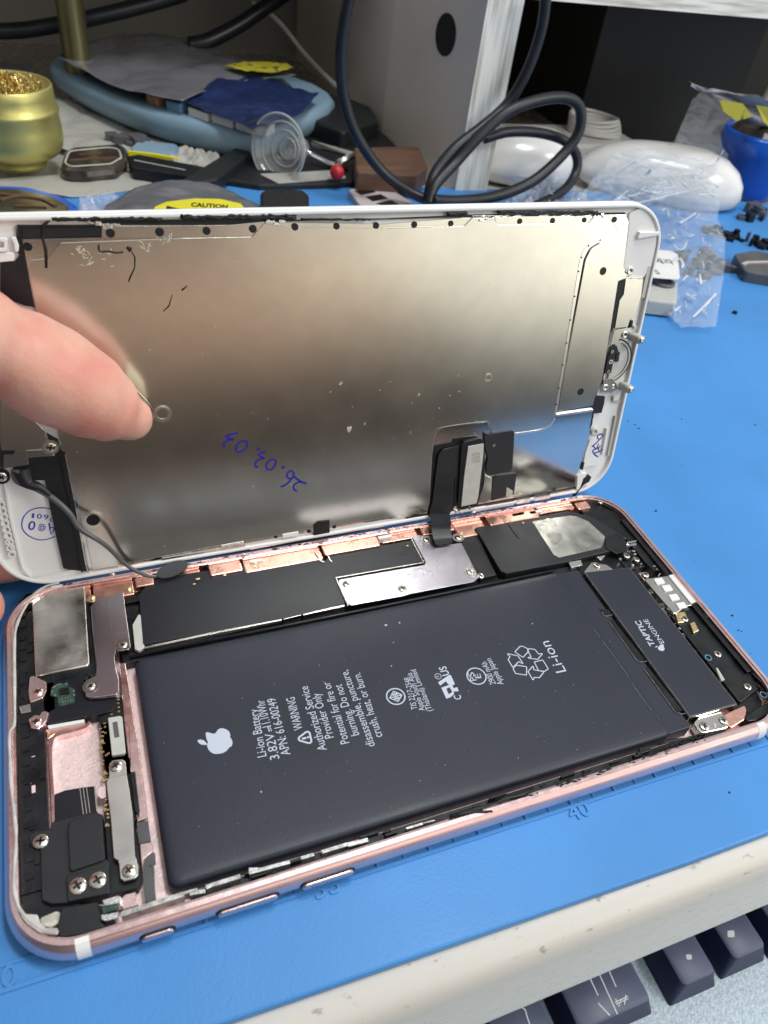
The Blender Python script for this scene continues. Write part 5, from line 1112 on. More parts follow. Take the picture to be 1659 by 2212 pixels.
for i, (c0, c1, m) in enumerate((((320, 203), (345, 212), 'orangekey'), ((362, 218), (395, 228), 'bluekey'), ((410, 232), (452, 246), 'keywhite'), ((460, 246), (505, 260), 'keywhite'), ((512, 260), (548, 272), 'keywhite'), ((552, 272), (580, 278), 'keywhite'))):
    a = Vector(P('D', *c0, 20)); b = Vector(P('D', *c1, 20)); mb = MB(); w = (b - a); w_ = Vector((-w.y, w.x)).normalized() * 9
    mb.poly_prism([tuple(a - w_ * .2), tuple(b - w_ * .2), tuple(b + w_), tuple(a + w_)], 16.6, 20.6, .7, .8); mb.build('key', m, kp, KO)
lay('antistatic_bag', 'bag', PP('D', [(128, 122), (170, 98), (240, 68), (330, 60), (400, 80), (520, 115), (640, 158), (560, 165), (480, 165), (440, 195), (395, 218), (330, 205), (250, 178), (180, 148)], 24), 'crumpled grey antistatic bag draped over the pale blue keypad', 'bag', 21, 3.2, 60, 2)
lay('padded_pouch', 'pouch', PP('D', [(400, 214), (440, 180), (492, 148), (580, 165), (690, 195), (650, 235), (590, 262), (540, 268), (470, 240)], 24), 'dark navy blue padded pouch lying on the blue grey keypad', 'pouch', 21.5, 2.5, 26, 4)
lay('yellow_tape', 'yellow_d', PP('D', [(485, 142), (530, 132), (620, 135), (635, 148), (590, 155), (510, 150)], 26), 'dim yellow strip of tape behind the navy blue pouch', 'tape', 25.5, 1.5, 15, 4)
# brass tin of turnings
c0 = Y3('D', 44, 366, 352); cx, cy = c0[0], 354
tin = thing('brass_tin', 'round brass tin full of curly brass turnings at the left', 'tin', (cx, cy, .9)); TO = (cx, cy, .9)
mb = MB(); mb.lathe([(.1, 1), (11, 1), (12.2, 1.6), (12.6, 3.2), (12.3, 4.6), (14, 5.6), (18.5, 7.6), (20.6, 10.6), (21.3, 14), (21.2, 19), (20.6, 24.2), (21.1, 25), (21.3, 26), (21.0, 27), (20.3, 27.7), (20.0, 32), (19.9, 35.6), (19.4, 36.2), (18.8, 35.8), (18.6, 30), (.1, 30)], (cx, cy, 0), 56); mb.build('tin_body', 'brass', tin, TO)
mb = MB(); random.seed(3)
for k in range(60):
    a = random.uniform(0, 6.28); r = 15 * math.sqrt(random.random()); px, py = cx + r * math.cos(a), cy + r * math.sin(a); rr = random.uniform(1.0, 3.0); pts = []
    t0 = random.uniform(0, 6); ax = Vector((random.uniform(-1, 1), random.uniform(-1, 1), random.uniform(-.4, 1))).normalized(); u = ax.orthogonal().normalized(); v = ax.cross(u)
    for j in range(12): pts.append(Vector((px, py, random.uniform(32, 34) + random.uniform(0, 4.5) * (1 - r / 25))) * 1 + u * rr * math.cos(t0 + j * .7) + v * rr * math.sin(t0 + j * .7) + ax * j * .25)
    mb.tube([Vector((p.x, p.y, max(31, p.z))) for p in pts], [(.45, .12)] * 12, 5)
o = mb.build('brass_turnings', 'brass_w', None, (cx, cy, 31)); tag(o, 'tangle of shiny brass turnings filling the round tin', 'metal turnings')
random.seed(11)
p = Y3('D', 20, 165, 395); mb = MB(); mb.box(p[0] - 40, 392, 10, p[0] + 12, 410, 31, 1.5, 2); o = mb.build('black_box', 'dark', None, (p[0] - 10, 400, 10)); tag(o, 'small black box in the dark behind the brass tin', 'box')
mb = MB(); mb.box(p[0] - 45, 385, -2, p[0] + 20, 418, 9.9, 1); o = mb.build('cardboard_box', 'paper', None, (p[0] - 10, 400, -2)); tag(o, 'low grey cardboard box under the small black box', 'box')
# vertical olive metal rod
p = Y3('D', 162, 90, 455); mb = MB(); mb.lathe([(7.2, 118), (7.2, p[2] - 12), (6.4, p[2] - 20), (6.4, -2)], (p[0], 458, 0), 24); o = mb.build('metal_post', MT.setdefault('olive', mat('olive_metal', (.22, .20, .10), .32, .8)), None, (p[0], 458, -2)); tag(o, 'upright olive metal post rising behind the blue grey keypad', 'post')
# cables
def cable(pts, r, label, m='cable', group=None, name='cable', seg=10, Y=None):
    P_ = [Y3(c[0], c[1], c[2], c[3]) for c in pts]; mb = MB(); cc = cat_rom([Vector(q) for q in P_], 8); mb.tube(cc, r, seg)
    o = mb.build(name, m, None, P_[len(P_) // 2]); return tag(o, label, 'cable', group)
cable([('D', -40, 68, 500), ('D', 40, 66, 500), ('D', 110, 56, 500), ('D', 200, 38, 498), ('D', 300, 14, 500), ('D', 400, -14, 505)], 4.3, 'thick black cable crossing behind the olive post at upper left')
cable([('D', 408, 97, 500), ('D', 450, 88, 500), ('D', 510, 58, 505), ('D', 570, 18, 510), ('D', 620, -16, 515)], 4.5, 'short thick black cable rising above the antistatic bag')
cable([('D', 545, 5, 520), ('D', 600, 45, 510), ('D', 660, 118, 490), ('D', 715, 175, 470), ('D', 740, 195, 465)], 1.5, 'thin white cable slanting down behind the keypad', 'cable_w')
cable([('D', 758, -20, 304), ('D', 744, 50, 304), ('D', 736, 130, 304), ('D', 744, 215, 304), ('D', 772, 295, 302), ('D', 825, 370, 298), ('D', 885, 415, 292), ('D', 935, 436, 286)], 2.5, 'black cable hanging in a curve left of the shelf panel')
cable([('D', 1180, -20, 304), ('D', 1170, 60, 304), ('D', 1140, 150, 304), ('D', 1095, 225, 304), ('D', 1040, 275, 300), ('D', 985, 318, 296), ('D', 945, 365, 292), ('D', 930, 400, 288), ('D', 925, 435, 285)], 2.6, 'black cable coming down in front of the shelf edge')
cable([('D', 925, 440, 282), ('D', 940, 400, 286), ('D', 985, 350, 292), ('D', 1040, 290, 295), ('D', 1100, 240, 297), ('D', 1170, 215, 298), ('D', 1225, 212, 298), ('D', 1253, 235, 297), ('D', 1250, 285, 295), ('D', 1215, 335, 293), ('D', 1150, 392, 289), ('D', 1070, 424, 286), ('D', 990, 434, 283), ('D', 935, 432, 281)], 2.7, 'looped black cable crossing the front of the white mouse')
cable([('D', 1045, 300, 308), ('D', 1100, 285, 308), ('D', 1170, 288, 308), ('D', 1225, 308, 306), ('D', 1247, 345, 304), ('D', 1238, 385, 300), ('D', 1205, 420, 292), ('D', 1140, 450, 284), ('D', 1070, 462, 280)], 2.5, 'black cable arching over the left white mouse')
# white mice
def mouse(cx, cy, rx, ry, h, ang, label):
    t = thing('computer_mouse', label, 'computer mouse', (cx, cy, 0), None); vs = []; n = 40; ca, sa = math.cos(ang), math.sin(ang)
    rg = [(.86, 0), (.97, .10), (1.0, .26), (.97, .45), (.88, .65), (.72, .83), (.50, .95), (.25, 1.0), (.02, 1.01)]
    mb = MB()
    for s_, z in rg:
        for k in range(n):
            a = 6.28318 * k / n; ex = abs(math.cos(a)) ** .85 * math.copysign(1, math.cos(a)); ey = abs(math.sin(a)) ** .85 * math.copysign(1, math.sin(a))
            x, y = rx * s_ * ex, ry * s_ * ey; vs.append((cx + x * ca - y * sa, cy + x * sa + y * ca, z * h * (1 + .12 * x / rx * (z > .3))))
    mb.add(vs, [[k * n + i, k * n + (i + 1) % n, (k + 1) * n + (i + 1) % n, (k + 1) * n + i] for k in range(len(rg) - 1) for i in range(n)], True); mb.build('shell', 'gadget', t, (cx, cy, 0))
    mb = MB(); mb.tube([(cx + math.cos(a_) * rx * 1.0 * ca - math.sin(a_) * ry * 1.0 * sa, cy + math.cos(a_) * rx * 1.0 * sa + math.sin(a_) * ry * 1.0 * ca, h * .24 * (1)) for a_ in [6.28318 * k / 48 for k in range(48)]], .35, 6, True); mb.build('seam', 'label', t, (cx, cy, 0))
    return t
mouse(268, 340, 31, 22, 25, R(-14), 'white mouse on the mat left of the plastic bag')
mouse(341, 310, 47, 22, 26, R(-35), 'long white mouse partly covered by the clear plastic bag')
mb = MB(); cc = Vector(Y3('D', 1290, 290, 372))
for k in range(5): mb.tube([(cc.x + (17 - k * .5) * math.cos(a_), 376 + (14) * math.sin(a_) + k, 14 + k * 1.6 + .6 * math.sin(a_ * 2 + k)) for a_ in [6.28318 * j / 36 for j in range(36)]], 1.1, 7, True)
tag(mb.build('coiled_cable', 'cable_w', None, (cc.x, 376, 14)), 'coil of white cable behind the two white mice', 'cable')
mb = MB(); mb.box(cc.x - 70, 352, -1.9, cc.x + 22, 392, 12.6, 2, 6); tag(mb.build('white_box', 'gadget', None, (cc.x, 376, -2)), 'low white box under the coil of white cable', 'box')
mb = MB(); random.seed(31)  # pale strokes that imitate glints on the film folds over the mouse
for k in range(40):
    x, y = random.uniform(960, 1430), random.uniform(690, 860); a = random.uniform(-.9, .9); l = random.uniform(18, 75); cu = random.uniform(-.6, .6)
    if y < 900 - (x - 900) * .45: y = 900 - (x - 900) * .35
    pp = [Vector(P3('B2', x + l * t * math.cos(a + cu * t), y + l * t * math.sin(a + cu * t), 27.5 + 1.5 * math.sin(k))) for t in (0, .35, .7, 1)]
    mb.tube(cat_rom(pp, 3), [(random.uniform(.1, .6), .14) for _ in range(10)], 5)
glint_mesh = mb
# blue jar with a bag in it
jx, jy = 409, 314
jar = thing('plastic_jar', 'blue plastic jar at the far right edge holding black parts', 'jar', (jx, jy, 0)); JO = (jx, jy, 0)
mb = MB(); mb.lathe([(.1, 0), (20, 0), (21, 1), (21.5, 22), (22.4, 23), (22.4, 31), (21.5, 33), (20.5, 32), (20, 24), (.1, 24)], (jx, jy, 0), 48); mb.build('jar_body', 'jar', jar, JO)
random.seed(5)
mb = MB(); mb.lathe([(20, 30), (16, 35), (9, 38), (.1, 39)], (jx, jy, 0), 20, smooth=False); tag(mb.build('cloth_scrap', 'darkbrown', None, (jx, jy, 30)), 'crumpled dark scrap filling the top of the blue jar', 'scrap')
pts3 = [Y3('D', 1492, 180, 292), Y3('D', 1600, 192, 292), Y3('D', 1700, 225, 300), Y3('D', 1700, 300, 312), Y3('D', 1590, 290, 310)]
mb = MB(); vs = []
gr = 9
for i in range(gr + 1):
    for j in range(gr + 1):
        u, v = i / gr, j / gr; a = Vector(pts3[0]).lerp(Vector(pts3[2]), u); b = Vector(pts3[0]).lerp(Vector(pts3[3]), u); q = a.lerp(b, v); q += Vector((0, mnoise.noise(Vector((u * 3, v * 3, 1))) * 6, mnoise.noise(Vector((u * 4, v * 4, 7))) * 3)); vs.append(q)
mb.add(vs + [v + Vector((0, 1.2, 0)) for v in vs], [[i * (gr + 1) + j, (i + 1) * (gr + 1) + j, (i + 1) * (gr + 1) + j + 1, i * (gr + 1) + j + 1] for i in range(gr) for j in range(gr)] + [[(gr + 1) ** 2 + i * (gr + 1) + j, (gr + 1) ** 2 + i * (gr + 1) + j + 1, (gr + 1) ** 2 + (i + 1) * (gr + 1) + j + 1, (gr + 1) ** 2 + (i + 1) * (gr + 1) + j] for i in range(gr) for j in range(gr)], True)
bg = thing('antistatic_bag', 'grey antistatic bag with a yellow mark standing in the blue jar', 'bag', (jx, jy, 48)); mb.build('bag_film', 'bag', bg, (jx, jy, 48))
mb = MB(); c_ = [Y3('D', 1555, 217, 288), Y3('D', 1605, 224, 288), Y3('D', 1625, 252, 288), Y3('D', 1590, 262, 288), Y3('D', 1562, 240, 288)]
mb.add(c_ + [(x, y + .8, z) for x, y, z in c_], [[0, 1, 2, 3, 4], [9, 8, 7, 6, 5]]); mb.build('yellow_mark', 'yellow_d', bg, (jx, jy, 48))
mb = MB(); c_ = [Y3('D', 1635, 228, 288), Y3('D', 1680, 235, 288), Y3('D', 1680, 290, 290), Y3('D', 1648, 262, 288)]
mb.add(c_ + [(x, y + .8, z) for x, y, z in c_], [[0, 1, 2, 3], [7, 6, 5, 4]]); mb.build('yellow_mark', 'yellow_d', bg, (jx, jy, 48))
# near grey bag with the caution label
bp_ = PP('D', [(190, 480), (228, 430), (290, 404), (370, 394), (450, 396), (505, 412), (560, 432), (620, 460), (620, 520), (190, 520)], 7)
cb = thing('antistatic_bag', 'grey antistatic bag with yellow caution label just behind the display panel', 'bag', mid(bp_, 0)); BO = mid(bp_, 0)
zf = lambda x, y: 1 + 7 * max(0, 1 - ((x - BO[0]) / 42) ** 2) 
mb = sheet(bp_, 1, 1.5, 30, 6, .2, zf, 6); mb.build('bag_film', 'bag', cb, BO)
yl = [P('D', x, y, 10.5) for x, y in ((325, 470), (335, 447), (360, 436), (420, 429), (475, 430), (520, 440), (535, 458), (535, 480))]
mb = MB(); mb.poly_prism(yl, 9.5, 10.6, .1, .5); mb.build('caution_label', 'yellow', cb, BO)
mb = MB(); a = P('D', 412, 445, 10.8); b = P('D', 492, 450, 10.8); put_text(mb, 'CAUTION', a, b, 6.2, 10.66, .04); mb.poly_prism([P('D', 358, 456, 10.7), P('D', 400, 454, 10.7), P('D', 360, 444, 10.7)], 10.55, 10.68); mb.ribbon([P('D', 425, 453, 10.7), P('D', 492, 456, 10.7)], .5, 10.6, 10.67)
mb.build('caution_print', 'black', cb, BO)
# small things just behind the panel
def flatthing(name, m, pts, z0, z1, label, cat, bev=.6, rr=2., extra=None, group=None):
    pts = ccw(PP('D', pts, z1)); o_ = mid(pts, z0); mb = MB(); mb.poly_prism(pts, z0, z1, bev, rr)
    if extra: 
        t = thing(name, label, cat, o_, None, group); mb.build(extra[0], m, t, o_)
        for nm, m2, fn in extra[1]: q = MB(); fn(q); q.build(nm, m2, t, o_)
        return t
    return tag(mb.build(name, m, None, o_), label, cat, group)
flatthing('phone_shell', 'jar', [(-80, 396), (60, 402), (135, 422), (170, 445), (150, 480), (-80, 480)], 0, 6, 'blue framed phone shell with a dark open inside at far left', 'phone shell', 1.5, 6, ('shell_frame', [
    ('shell_inside', 'darkbrown', lambda q: q.poly_prism(PP('D', [(-80, 408), (40, 410), (115, 428), (150, 448), (130, 480), (-80, 480)], 6.2), 5.8, 6.6, .4, 4)),
    ('shell_bracket', 'brown', lambda q: [q.ribbon(cat_rom(PP('D', [(0, 432), (40, 424), (90, 430), (120, 445)], 6.8), 4), 1.5, 6.4, 7.2), q.ribbon(PP('D', [(0, 418), (60, 424)], 6.8), 2, 6.4, 7.0), q.ribbon(PP('D', [(30, 445), (100, 448)], 6.8), 1.2, 6.4, 7.2)])]))
flatthing('watch_case', 'darkbrown', [(128, 352), (135, 325), (150, 315), (262, 306), (276, 318), (272, 345), (250, 362), (190, 368), (135, 366)], 1.2, 6, 'scuffed dark brown case lying beside the brass tin', 'case', 3, 5, ('case_body', [
    ('case_rim', 'label', lambda q: q.tube([(x, y, 5.8) for x, y in rnd_poly(ccw(PP('D', [(140, 350), (150, 326), (255, 316), (262, 340), (240, 354), (150, 360)], 6)), 5)], .5, 6, True)),
    ('case_scratch', 'brown', lambda q: [q.ribbon(PP('D', [(150, 346), (200, 342), (255, 340)], 6.2), .8, 5.8, 6.4), q.ribbon(PP('D', [(170, 333), (220, 330)], 6.2), .6, 5.8, 6.3)])]))
lay('plastic_wrap', 'film2', PP('D', [(165, 470), (175, 432), (200, 422), (245, 415), (262, 425), (225, 445), (205, 475)], 4), 'scrap of clear plastic wrap beside the caution labelled bag', 'wrap', 1, 6, 9, 7)
flatthing('battery_clip', 'black_m', [(562, 415), (575, 406), (655, 408), (668, 420), (668, 470), (562, 470)], 0, 9, 'small matte black plastic block behind the panel edge', 'block', 1.5, 3)
flatthing('phone_bracket', 'pinkish', [(752, 408), (800, 402), (852, 412), (905, 445), (900, 470), (800, 470), (775, 440)], 0, 3, 'pinkish white bracket frame with dark openings near the cables', 'bracket', .6, 2, ('bracket_frame', [
    ('bracket_opening', 'black', lambda q: [q.poly_prism(PP('D', pp, 3.1), 2.9, 3.1) for pp in ([(765, 412), (800, 407), (812, 415), (780, 421)], [(790, 425), (822, 419), (838, 428), (805, 435)], [(812, 439), (845, 432), (868, 445), (850, 452)])])]))
flatthing('pry_bar', 'dark', [(540, 298), (575, 300), (470, 385), (400, 398), (385, 392)], 2, 8, 'matte black flat bar leaning across the crumpled papers', 'bar', 1, 2)
flatthing('tweezers_case', 'black', [(275, 336), (300, 332), (445, 360), (440, 384), (285, 362)], 0, 6, 'slim glossy black tool case under the matte black bar', 'tool case', 1, 2, ('case_body', [('case_stripe', 'yellow', lambda q: q.ribbon(PP('D', [(278, 326), (330, 332), (385, 342)], 6.5), 1.6, 3, 6.6)), ('case_line', 'label', lambda q: q.ribbon(PP('D', [(290, 345), (400, 366)], 6.3), .7, 5.9, 6.2))]))
flatthing('dark_cloth', 'dark', [(470, 385), (560, 300), (700, 270), (790, 240), (870, 330), (900, 385), (700, 395), (560, 398)], -1.8, 3, 'black cloth spread behind the clear suction cup', 'cloth', 1, 3)
flatthing('wooden_block', 'brown', [(765, 318), (905, 315), (925, 360), (900, 378), (770, 370)], 3.2, 12, 'brown wooden block beside the foot of the shelf panel', 'block', 1, 1.5)
flatthing('paper_strip', 'paper', [(770, 372), (915, 372), (905, 388), (790, 384)], 3.2, 5, 'thin pale strip in front of the brown wooden block', 'strip', .4, 1)
# clear suction cup
sc_ = Vector(Y3('D', 600, 322, 335)); n_ = Vector((-.76, -.62, .18)).normalized()
su = thing('suction_cup', 'clear suction cup lying on its side with concentric rings', 'suction cup', tuple(sc_)); UO = tuple(sc_)
mb = MB(); mb.lathe([(15.6, -1.0), (16, 0), (15.4, .8), (14, -1.5), (12, -4.0), (8, -6.5), (5, -10), (4, -16), (5.5, -17), (5.5, -20), (.1, -20)], tuple(sc_), 48, n_); mb.build('cup', 'cup', su, UO)
mb = MB()
for r, h in ((15.8, 0), (12.2, -3.6), (8.2, -6.1), (4.8, -8.5)): mb.lathe([(r - .5, h), (r, h + .5), (r + .5, h), (r, h - .5), (r - .5, h)], tuple(sc_), 40, n_)
mb.build('cup_ring', 'cup_e', su, UO)
mb = MB(); q = sc_ - n_ * 20; mb.tube([q, q + Vector((6, -1, -3)), q + Vector((14, -4, -6)), q + Vector((24, -8, -7))], 1.6, 8); mb.build('cup_handle', 'chrome', su, UO)
p = Vector(Y3('D', 728, 372, 322)); mb = MB(); mb.lathe([(.1, -3), (3.2, -3), (3.6, 0), (3.0, 3), (.1, 3.4)], tuple(p), 20, (-.3, -.9, .3)); mb.mi = 1; mb.tube([p + Vector((2, 4, 3)), p + Vector((12, 12, 4)), p + Vector((-6, 24, 6))], 2.0, 8)
tag(mb.build('tool_tip', ['red', 'chrome'], None, tuple(p)), 'chrome tool with a red round tip beside the suction cup', 'tool')
# clear bags with small camera parts, right of the panel
br = PP('D', [(1375, 520), (1400, 440), (1455, 330), (1480, 318), (1560, 352), (1550, 400), (1555, 470), (1556, 560), (1552, 694), (1480, 690), (1440, 655), (1380, 640), (1360, 600)], 6)
BR = mid(br, 0)
def bagz(x, y): return 2 + 9 * max(0, 1 - ((x - BR[0] + 10) / 48) ** 2) * max(0, 1 - ((y - 210) / 75) ** 2) + max(0, (y - 262) * .35)
pb = thing('plastic_bag', 'large clear plastic bag with a white label right of the display panel', 'bag', BR)
mb = sheet(br, 1, 2.2, 12, 7, .08, bagz, 3); mb.build('bag_film', 'film', pb, BR)
random.seed(21)
mb = MB()
for c, pts in (('B3', [(640, 1440), (700, 1490), (750, 1510)]), ('B3', [(480, 830), (520, 880), (590, 890), (640, 800)]), ('B3', [(720, 1740), (900, 1560), (1010, 1440)]), ('B3', [(0, 320), (300, 250), (700, 150), (960, 80)]), ('B3', [(770, 210), (900, 205), (1120, 220)]), ('B3', [(400, 700), (480, 740), (440, 760)]), ('B3', [(560, 1000), (600, 1070), (585, 1120)]), ('B3', [(590, 1280), (650, 1220)]), ('B3', [(490, 1660), (570, 1600)]), ('B3', [(760, 1250), (820, 1330), (810, 1200)]), ('B3', [(560, 560), (700, 480), (760, 430)]), ('B3', [(330, 410), (400, 380), (420, 480)]), ('B2', [(980, 800), (1010, 750), (1100, 690)]), ('B2', [(1090, 700), (1150, 730), (1130, 760)])):
    pp = [Vector(P3(c, x, y, bagz(*P(c, x, y, 8)) + 3.2)) for x, y in pts]; mb.tube(cat_rom(pp, 4), [(random.uniform(.35, .9), .25) for _ in range((len(pp) - 1) * 4 + 1)], 6)
for k in range(34):
    x, y = random.uniform(380, 1040), random.uniform(420, 1700); a = random.uniform(0, 3.14); l = random.uniform(25, 110); cu = random.uniform(-.5, .5)
    pp = [Vector(P3('B3', x + l * t * math.cos(a + cu * t), y + l * t * math.sin(a + cu * t), bagz(*P('B3', x, y, 8)) + 2.6)) for t in (0, .35, .7, 1)]
    mb.tube(cat_rom(pp, 3), [(random.uniform(.08, .45), .12) for _ in range(10)], 5)
mb.build('crease_glint', MT.setdefault('glint', mat('crease_glint', (.80, .86, .92), .08, alpha=.8, spec=1., coat=.8)), pb, BR)  # bright strokes laid along the creases as painted highlights
lw = P('B3', 150, 905, 11)
mb = MB(); lab = PP('B3', [(120, 890), (470, 915), (535, 960), (560, 1250), (530, 1268), (130, 1235)], 11); mb.poly_prism(lab, 10.8, 11.1, .05, 1.2); mb.build('bag_label', 'white', pb, BR)
mb = MB(); put_text(mb, '카메라', P('B3', 130, 1045, 11.2), P('B3', 500, 1078, 11.2), 6.3, 11.13, .01); put_text(mb, 'S', P('B3', 262, 1195, 11.2), P('B3', 322, 1202, 11.2), 6.0, 11.13, .01); mb.build('label_print', 'black', pb, BR)
# camera module lying in that bag
cm = PP('B3', [(170, 1240), (480, 1260), (540, 1300), (530, 1530), (500, 1560), (150, 1520)], 7); o_ = mid(cm, 1)
t = thing('camera_part', 'small grey camera module seen through the clear bag', 'camera module', o_); mb = MB(); mb.poly_prism(cm, 1, 7, .8, 1); mb.build('module_body', 'label', t, o_)
p = P('B3', 345, 1310, 7.2); mb = MB(); mb.lathe([(5.0, 6.9), (5.0, 8.2), (3.6, 8.4), (3.3, 7.6), (.1, 7.5)], (p[0], p[1], 0), 28); mb.build('lens', 'flex_grey', t, o_)
t = thing('camera_part', 'dark metal clip seen through the middle of the clear bag', 'metal clip', (*P('B3', 700, 900, 2), 1)); mb = MB()
for k in range(14):
    p = P('B3', random.uniform(520, 950), random.uniform(820, 1230), 3); s_ = random.uniform(1, 3.6); mb.box(p[0] - s_, p[1] - s_, .5, p[0] + s_, p[1] + s_ * .6, random.uniform(2, 5), .3, .5)
mb.build('clip_piece', 'flex_grey', t, (*P('B3', 700, 900, 2), 1))
lay('plastic_bag', 'film2', PP('D', [(1085, 460), (1100, 425), (1130, 405), (1200, 395), (1240, 420), (1300, 440), (1300, 480), (1085, 480)], 4), 'small crinkled clear bag in front of the left white mouse', 'bag', 2, 7, 8, 9)
lay('plastic_bag', 'film', PP('D', [(1250, 420), (1330, 330), (1370, 312), (1450, 330), (1560, 350), (1520, 390), (1400, 440), (1350, 470)], 26), 'clear plastic bag stretched over the long white mouse', 'bag', 24, 3, 14, 5)
mz = MT['glint']; EACH.discard('fold_glint')
tag(glint_mesh.build('fold_glints', mz, None, (*P('B2', 1200, 780, 27), 27)), 'bright strokes standing in for glints on clear film over the long white mouse', 'painted glints', None, 'stuff')
lay('tissue', 'paper', PP('D', [(365, 340), (390, 322), (430, 318), (470, 330), (480, 350), (430, 362), (380, 358)], 5), 'small crumpled grey tissue between the keypad and the flat black bar', 'tissue', 2, 6, 12, 12)
flatthing('flat_case', 'tray', [(282, 318), (300, 302), (380, 310), (398, 330), (380, 345), (290, 336)], 1.0, 4, 'thin blue grey flat case next to the scuffed brown case', 'case', .8, 3)
flatthing('black_charger', 'dark', [(655, 250), (680, 215), (740, 205), (800, 230), (820, 262), (740, 285)], -1.9, 12, 'flat black charger block lying between the keypad and the shelf panel', 'charger', 1.5, 3)
flatthing('paper_sheet', 'paper', [(560, 375), (640, 372), (735, 366), (748, 384), (600, 395)], 3.1, 3.6, 'narrow pale paper slip on the black cloth near the red tipped tool', 'paper', .1, 1)
random.seed(41); mb = MB(); o_ = (*P('B1', 560, 590, 3), 2)
for k in range(12):
    p = P('B1', 475 + 14 * k + random.uniform(-6, 6), 592 + random.uniform(-14, 14), 4); s_ = random.uniform(2, 5); mb.poly_prism([(p[0] + s_ * math.cos(q) * random.uniform(.6, 1.2), p[1] + s_ * math.sin(q) * random.uniform(.6, 1.2)) for q in (0, 1.2, 2.5, 3.8, 5)], 1, random.uniform(3, 6), .4)
tag(mb.build('metal_scrap', ['flex_grey'], None, o_), 'loose dark grey scraps on the creased paper under the keypad', 'phone parts')
# scattered dark parts at the right
def scrap(c, x0, x1, y0, y1, n, label, seed, m='black', z=5, slope=0.):
    random.seed(seed); o_ = (*P(c, (x0 + x1) / 2, (y0 + y1) / 2, 0), 0); mb = MB()
    for k in range(n):
        u = random.random(); p = P(c, x0 + (x1 - x0) * u, y0 + (y1 - y0) * (u * slope + (1 - slope) * random.random()), 2); s_ = random.uniform(1.2, 4.2); a = random.uniform(0, 3)
        q = [(p[0] + s_ * math.cos(a + b) * w, p[1] + s_ * math.sin(a + b) * w) for b, w in ((0, 1), (1.2, .7), (2.4, .9), (3.6, .8), (4.9, .9))]
        mb.mi = 1 if random.random() < .25 else 0; mb.poly_prism(q, .0, random.uniform(1.2, z), .3)
    return tag(mb.build('metal_scrap', [m, 'flex_grey'], None, o_), label, 'phone parts')
scrap('B3', 870, 1659, 600, 860, 26, 'jagged row of black phone parts right of the clear bag', 4, 'black', 5, .8)
scrap('B3', 940, 1230, 1000, 1150, 10, 'small black ragged clip touching the clear bag edge', 5, 'flex_grey', 4)
scrap('B3', 1300, 1659, 350, 500, 10, 'dark ragged parts at the foot of the blue jar', 6, 'black', 6)
fs_ = PP('B3', [(1240, 950), (1480, 900), (1800, 960), (1800, 1240), (1380, 1170)], 5); o_ = mid(fs_, 0)
t = thing('phone_frame_part', 'flat dark metal plate with a bright front edge at the right', 'metal plate', o_); mb = MB(); mb.poly_prism(fs_, .2, 5, .5, 2); mb.build('plate_body', 'flex_grey', t, o_)
mb = MB(); mb.ribbon(PP('B3', [(1345, 1085), (1400, 1058), (1800, 1050)], 5.2), 1.6, 4, 5.6); mb.build('plate_strip', 'pinkish', t, o_)
for q, l in (((1240, 1690), 'tiny black crumb on the open blue mat'),):
    p = P('B3', *q, 0); mb = MB(); mb.poly_prism([(p[0] + 1.3 * math.cos(k) * random.uniform(.6, 1.2), p[1] + 1.0 * math.sin(k) * random.uniform(.6, 1.2)) for k in range(6)], 0, 1.1, .3); tag(mb.build('crumb', 'black', None, (p[0], p[1], 0)), l, 'crumb')
mb = MB(); random.seed(9)
for c, x, y in (('T6', 1055, 175), ('T6', 1085, 190), ('T6', 1100, 205), ('T6', 1285, 165), ('T6', 1305, 180), ('T6', 1603, 190), ('T6', 1175, 562), ('C', 1060, 150), ('C', 1468, 710), ('C', 1500, 790), ('N', 1540, 172), ('R4', 1060, 620), ('R4', 1160, 790)):
    p = P(c, x, y, 0); r = random.uniform(.14, .38); mb.poly_prism([(p[0] + r * 1.6 * math.cos(k) * random.uniform(.5, 1.2), p[1] + r * math.sin(k) * random.uniform(.5, 1.2)) for k in range(6)], .01, .18, .05)
for k in range(30):
    x, y = random.uniform(160, 330), random.uniform(0, 200); r = random.uniform(.05, .13); mb.disc(x, y, r, .01, .1, 5)
tag(mb.build('dust', 'black', None, (240, 100, 0)), 'fine dark dust specks scattered over the blue mat', None, None, 'stuff')

# keyboard below the bench edge
kb = thing('keyboard', 'slate blue keyboard on the tray below the bench edge at lower right', 'keyboard', (150, -40, -98)); KB = (150, -40, -98); KZ = -86.
mb = MB(); mb.poly_prism(rnd_poly([(-60, -190), (420, -205), (420, 60), (-60, 60)], 8), -102, -94.5, 1); mb.build('keyboard_body', 'kbody', kb, KB)
def keycap(xl, xr, yb, w=13.0, legend=None):
    t = MB(); b = 2.6; yt = yb + w
    lo = rnd_poly([(xl - b, yb - 2.0), (xr + b, yb - 2.0), (xr + b, yt + b), (xl - b, yt + b)], .8, 3); hi = rnd_poly([(xl, yb), (xr, yb), (xr, yt), (xl, yt)], 1.6, 3); lo = ccw(lo); hi = ccw(hi); n = len(lo)
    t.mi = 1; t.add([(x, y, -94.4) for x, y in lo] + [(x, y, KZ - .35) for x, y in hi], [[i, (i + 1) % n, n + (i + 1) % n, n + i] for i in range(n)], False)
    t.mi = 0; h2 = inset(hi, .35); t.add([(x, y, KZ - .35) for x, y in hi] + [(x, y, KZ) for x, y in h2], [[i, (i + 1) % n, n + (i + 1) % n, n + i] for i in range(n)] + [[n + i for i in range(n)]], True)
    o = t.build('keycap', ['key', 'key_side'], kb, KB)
    if legend: q = MB(); legend(q); q.build('key_legend', 'keyprint', o, KB)
kz = KZ + .02
def fr_(c, x, y): return P(c, x, y, KZ)
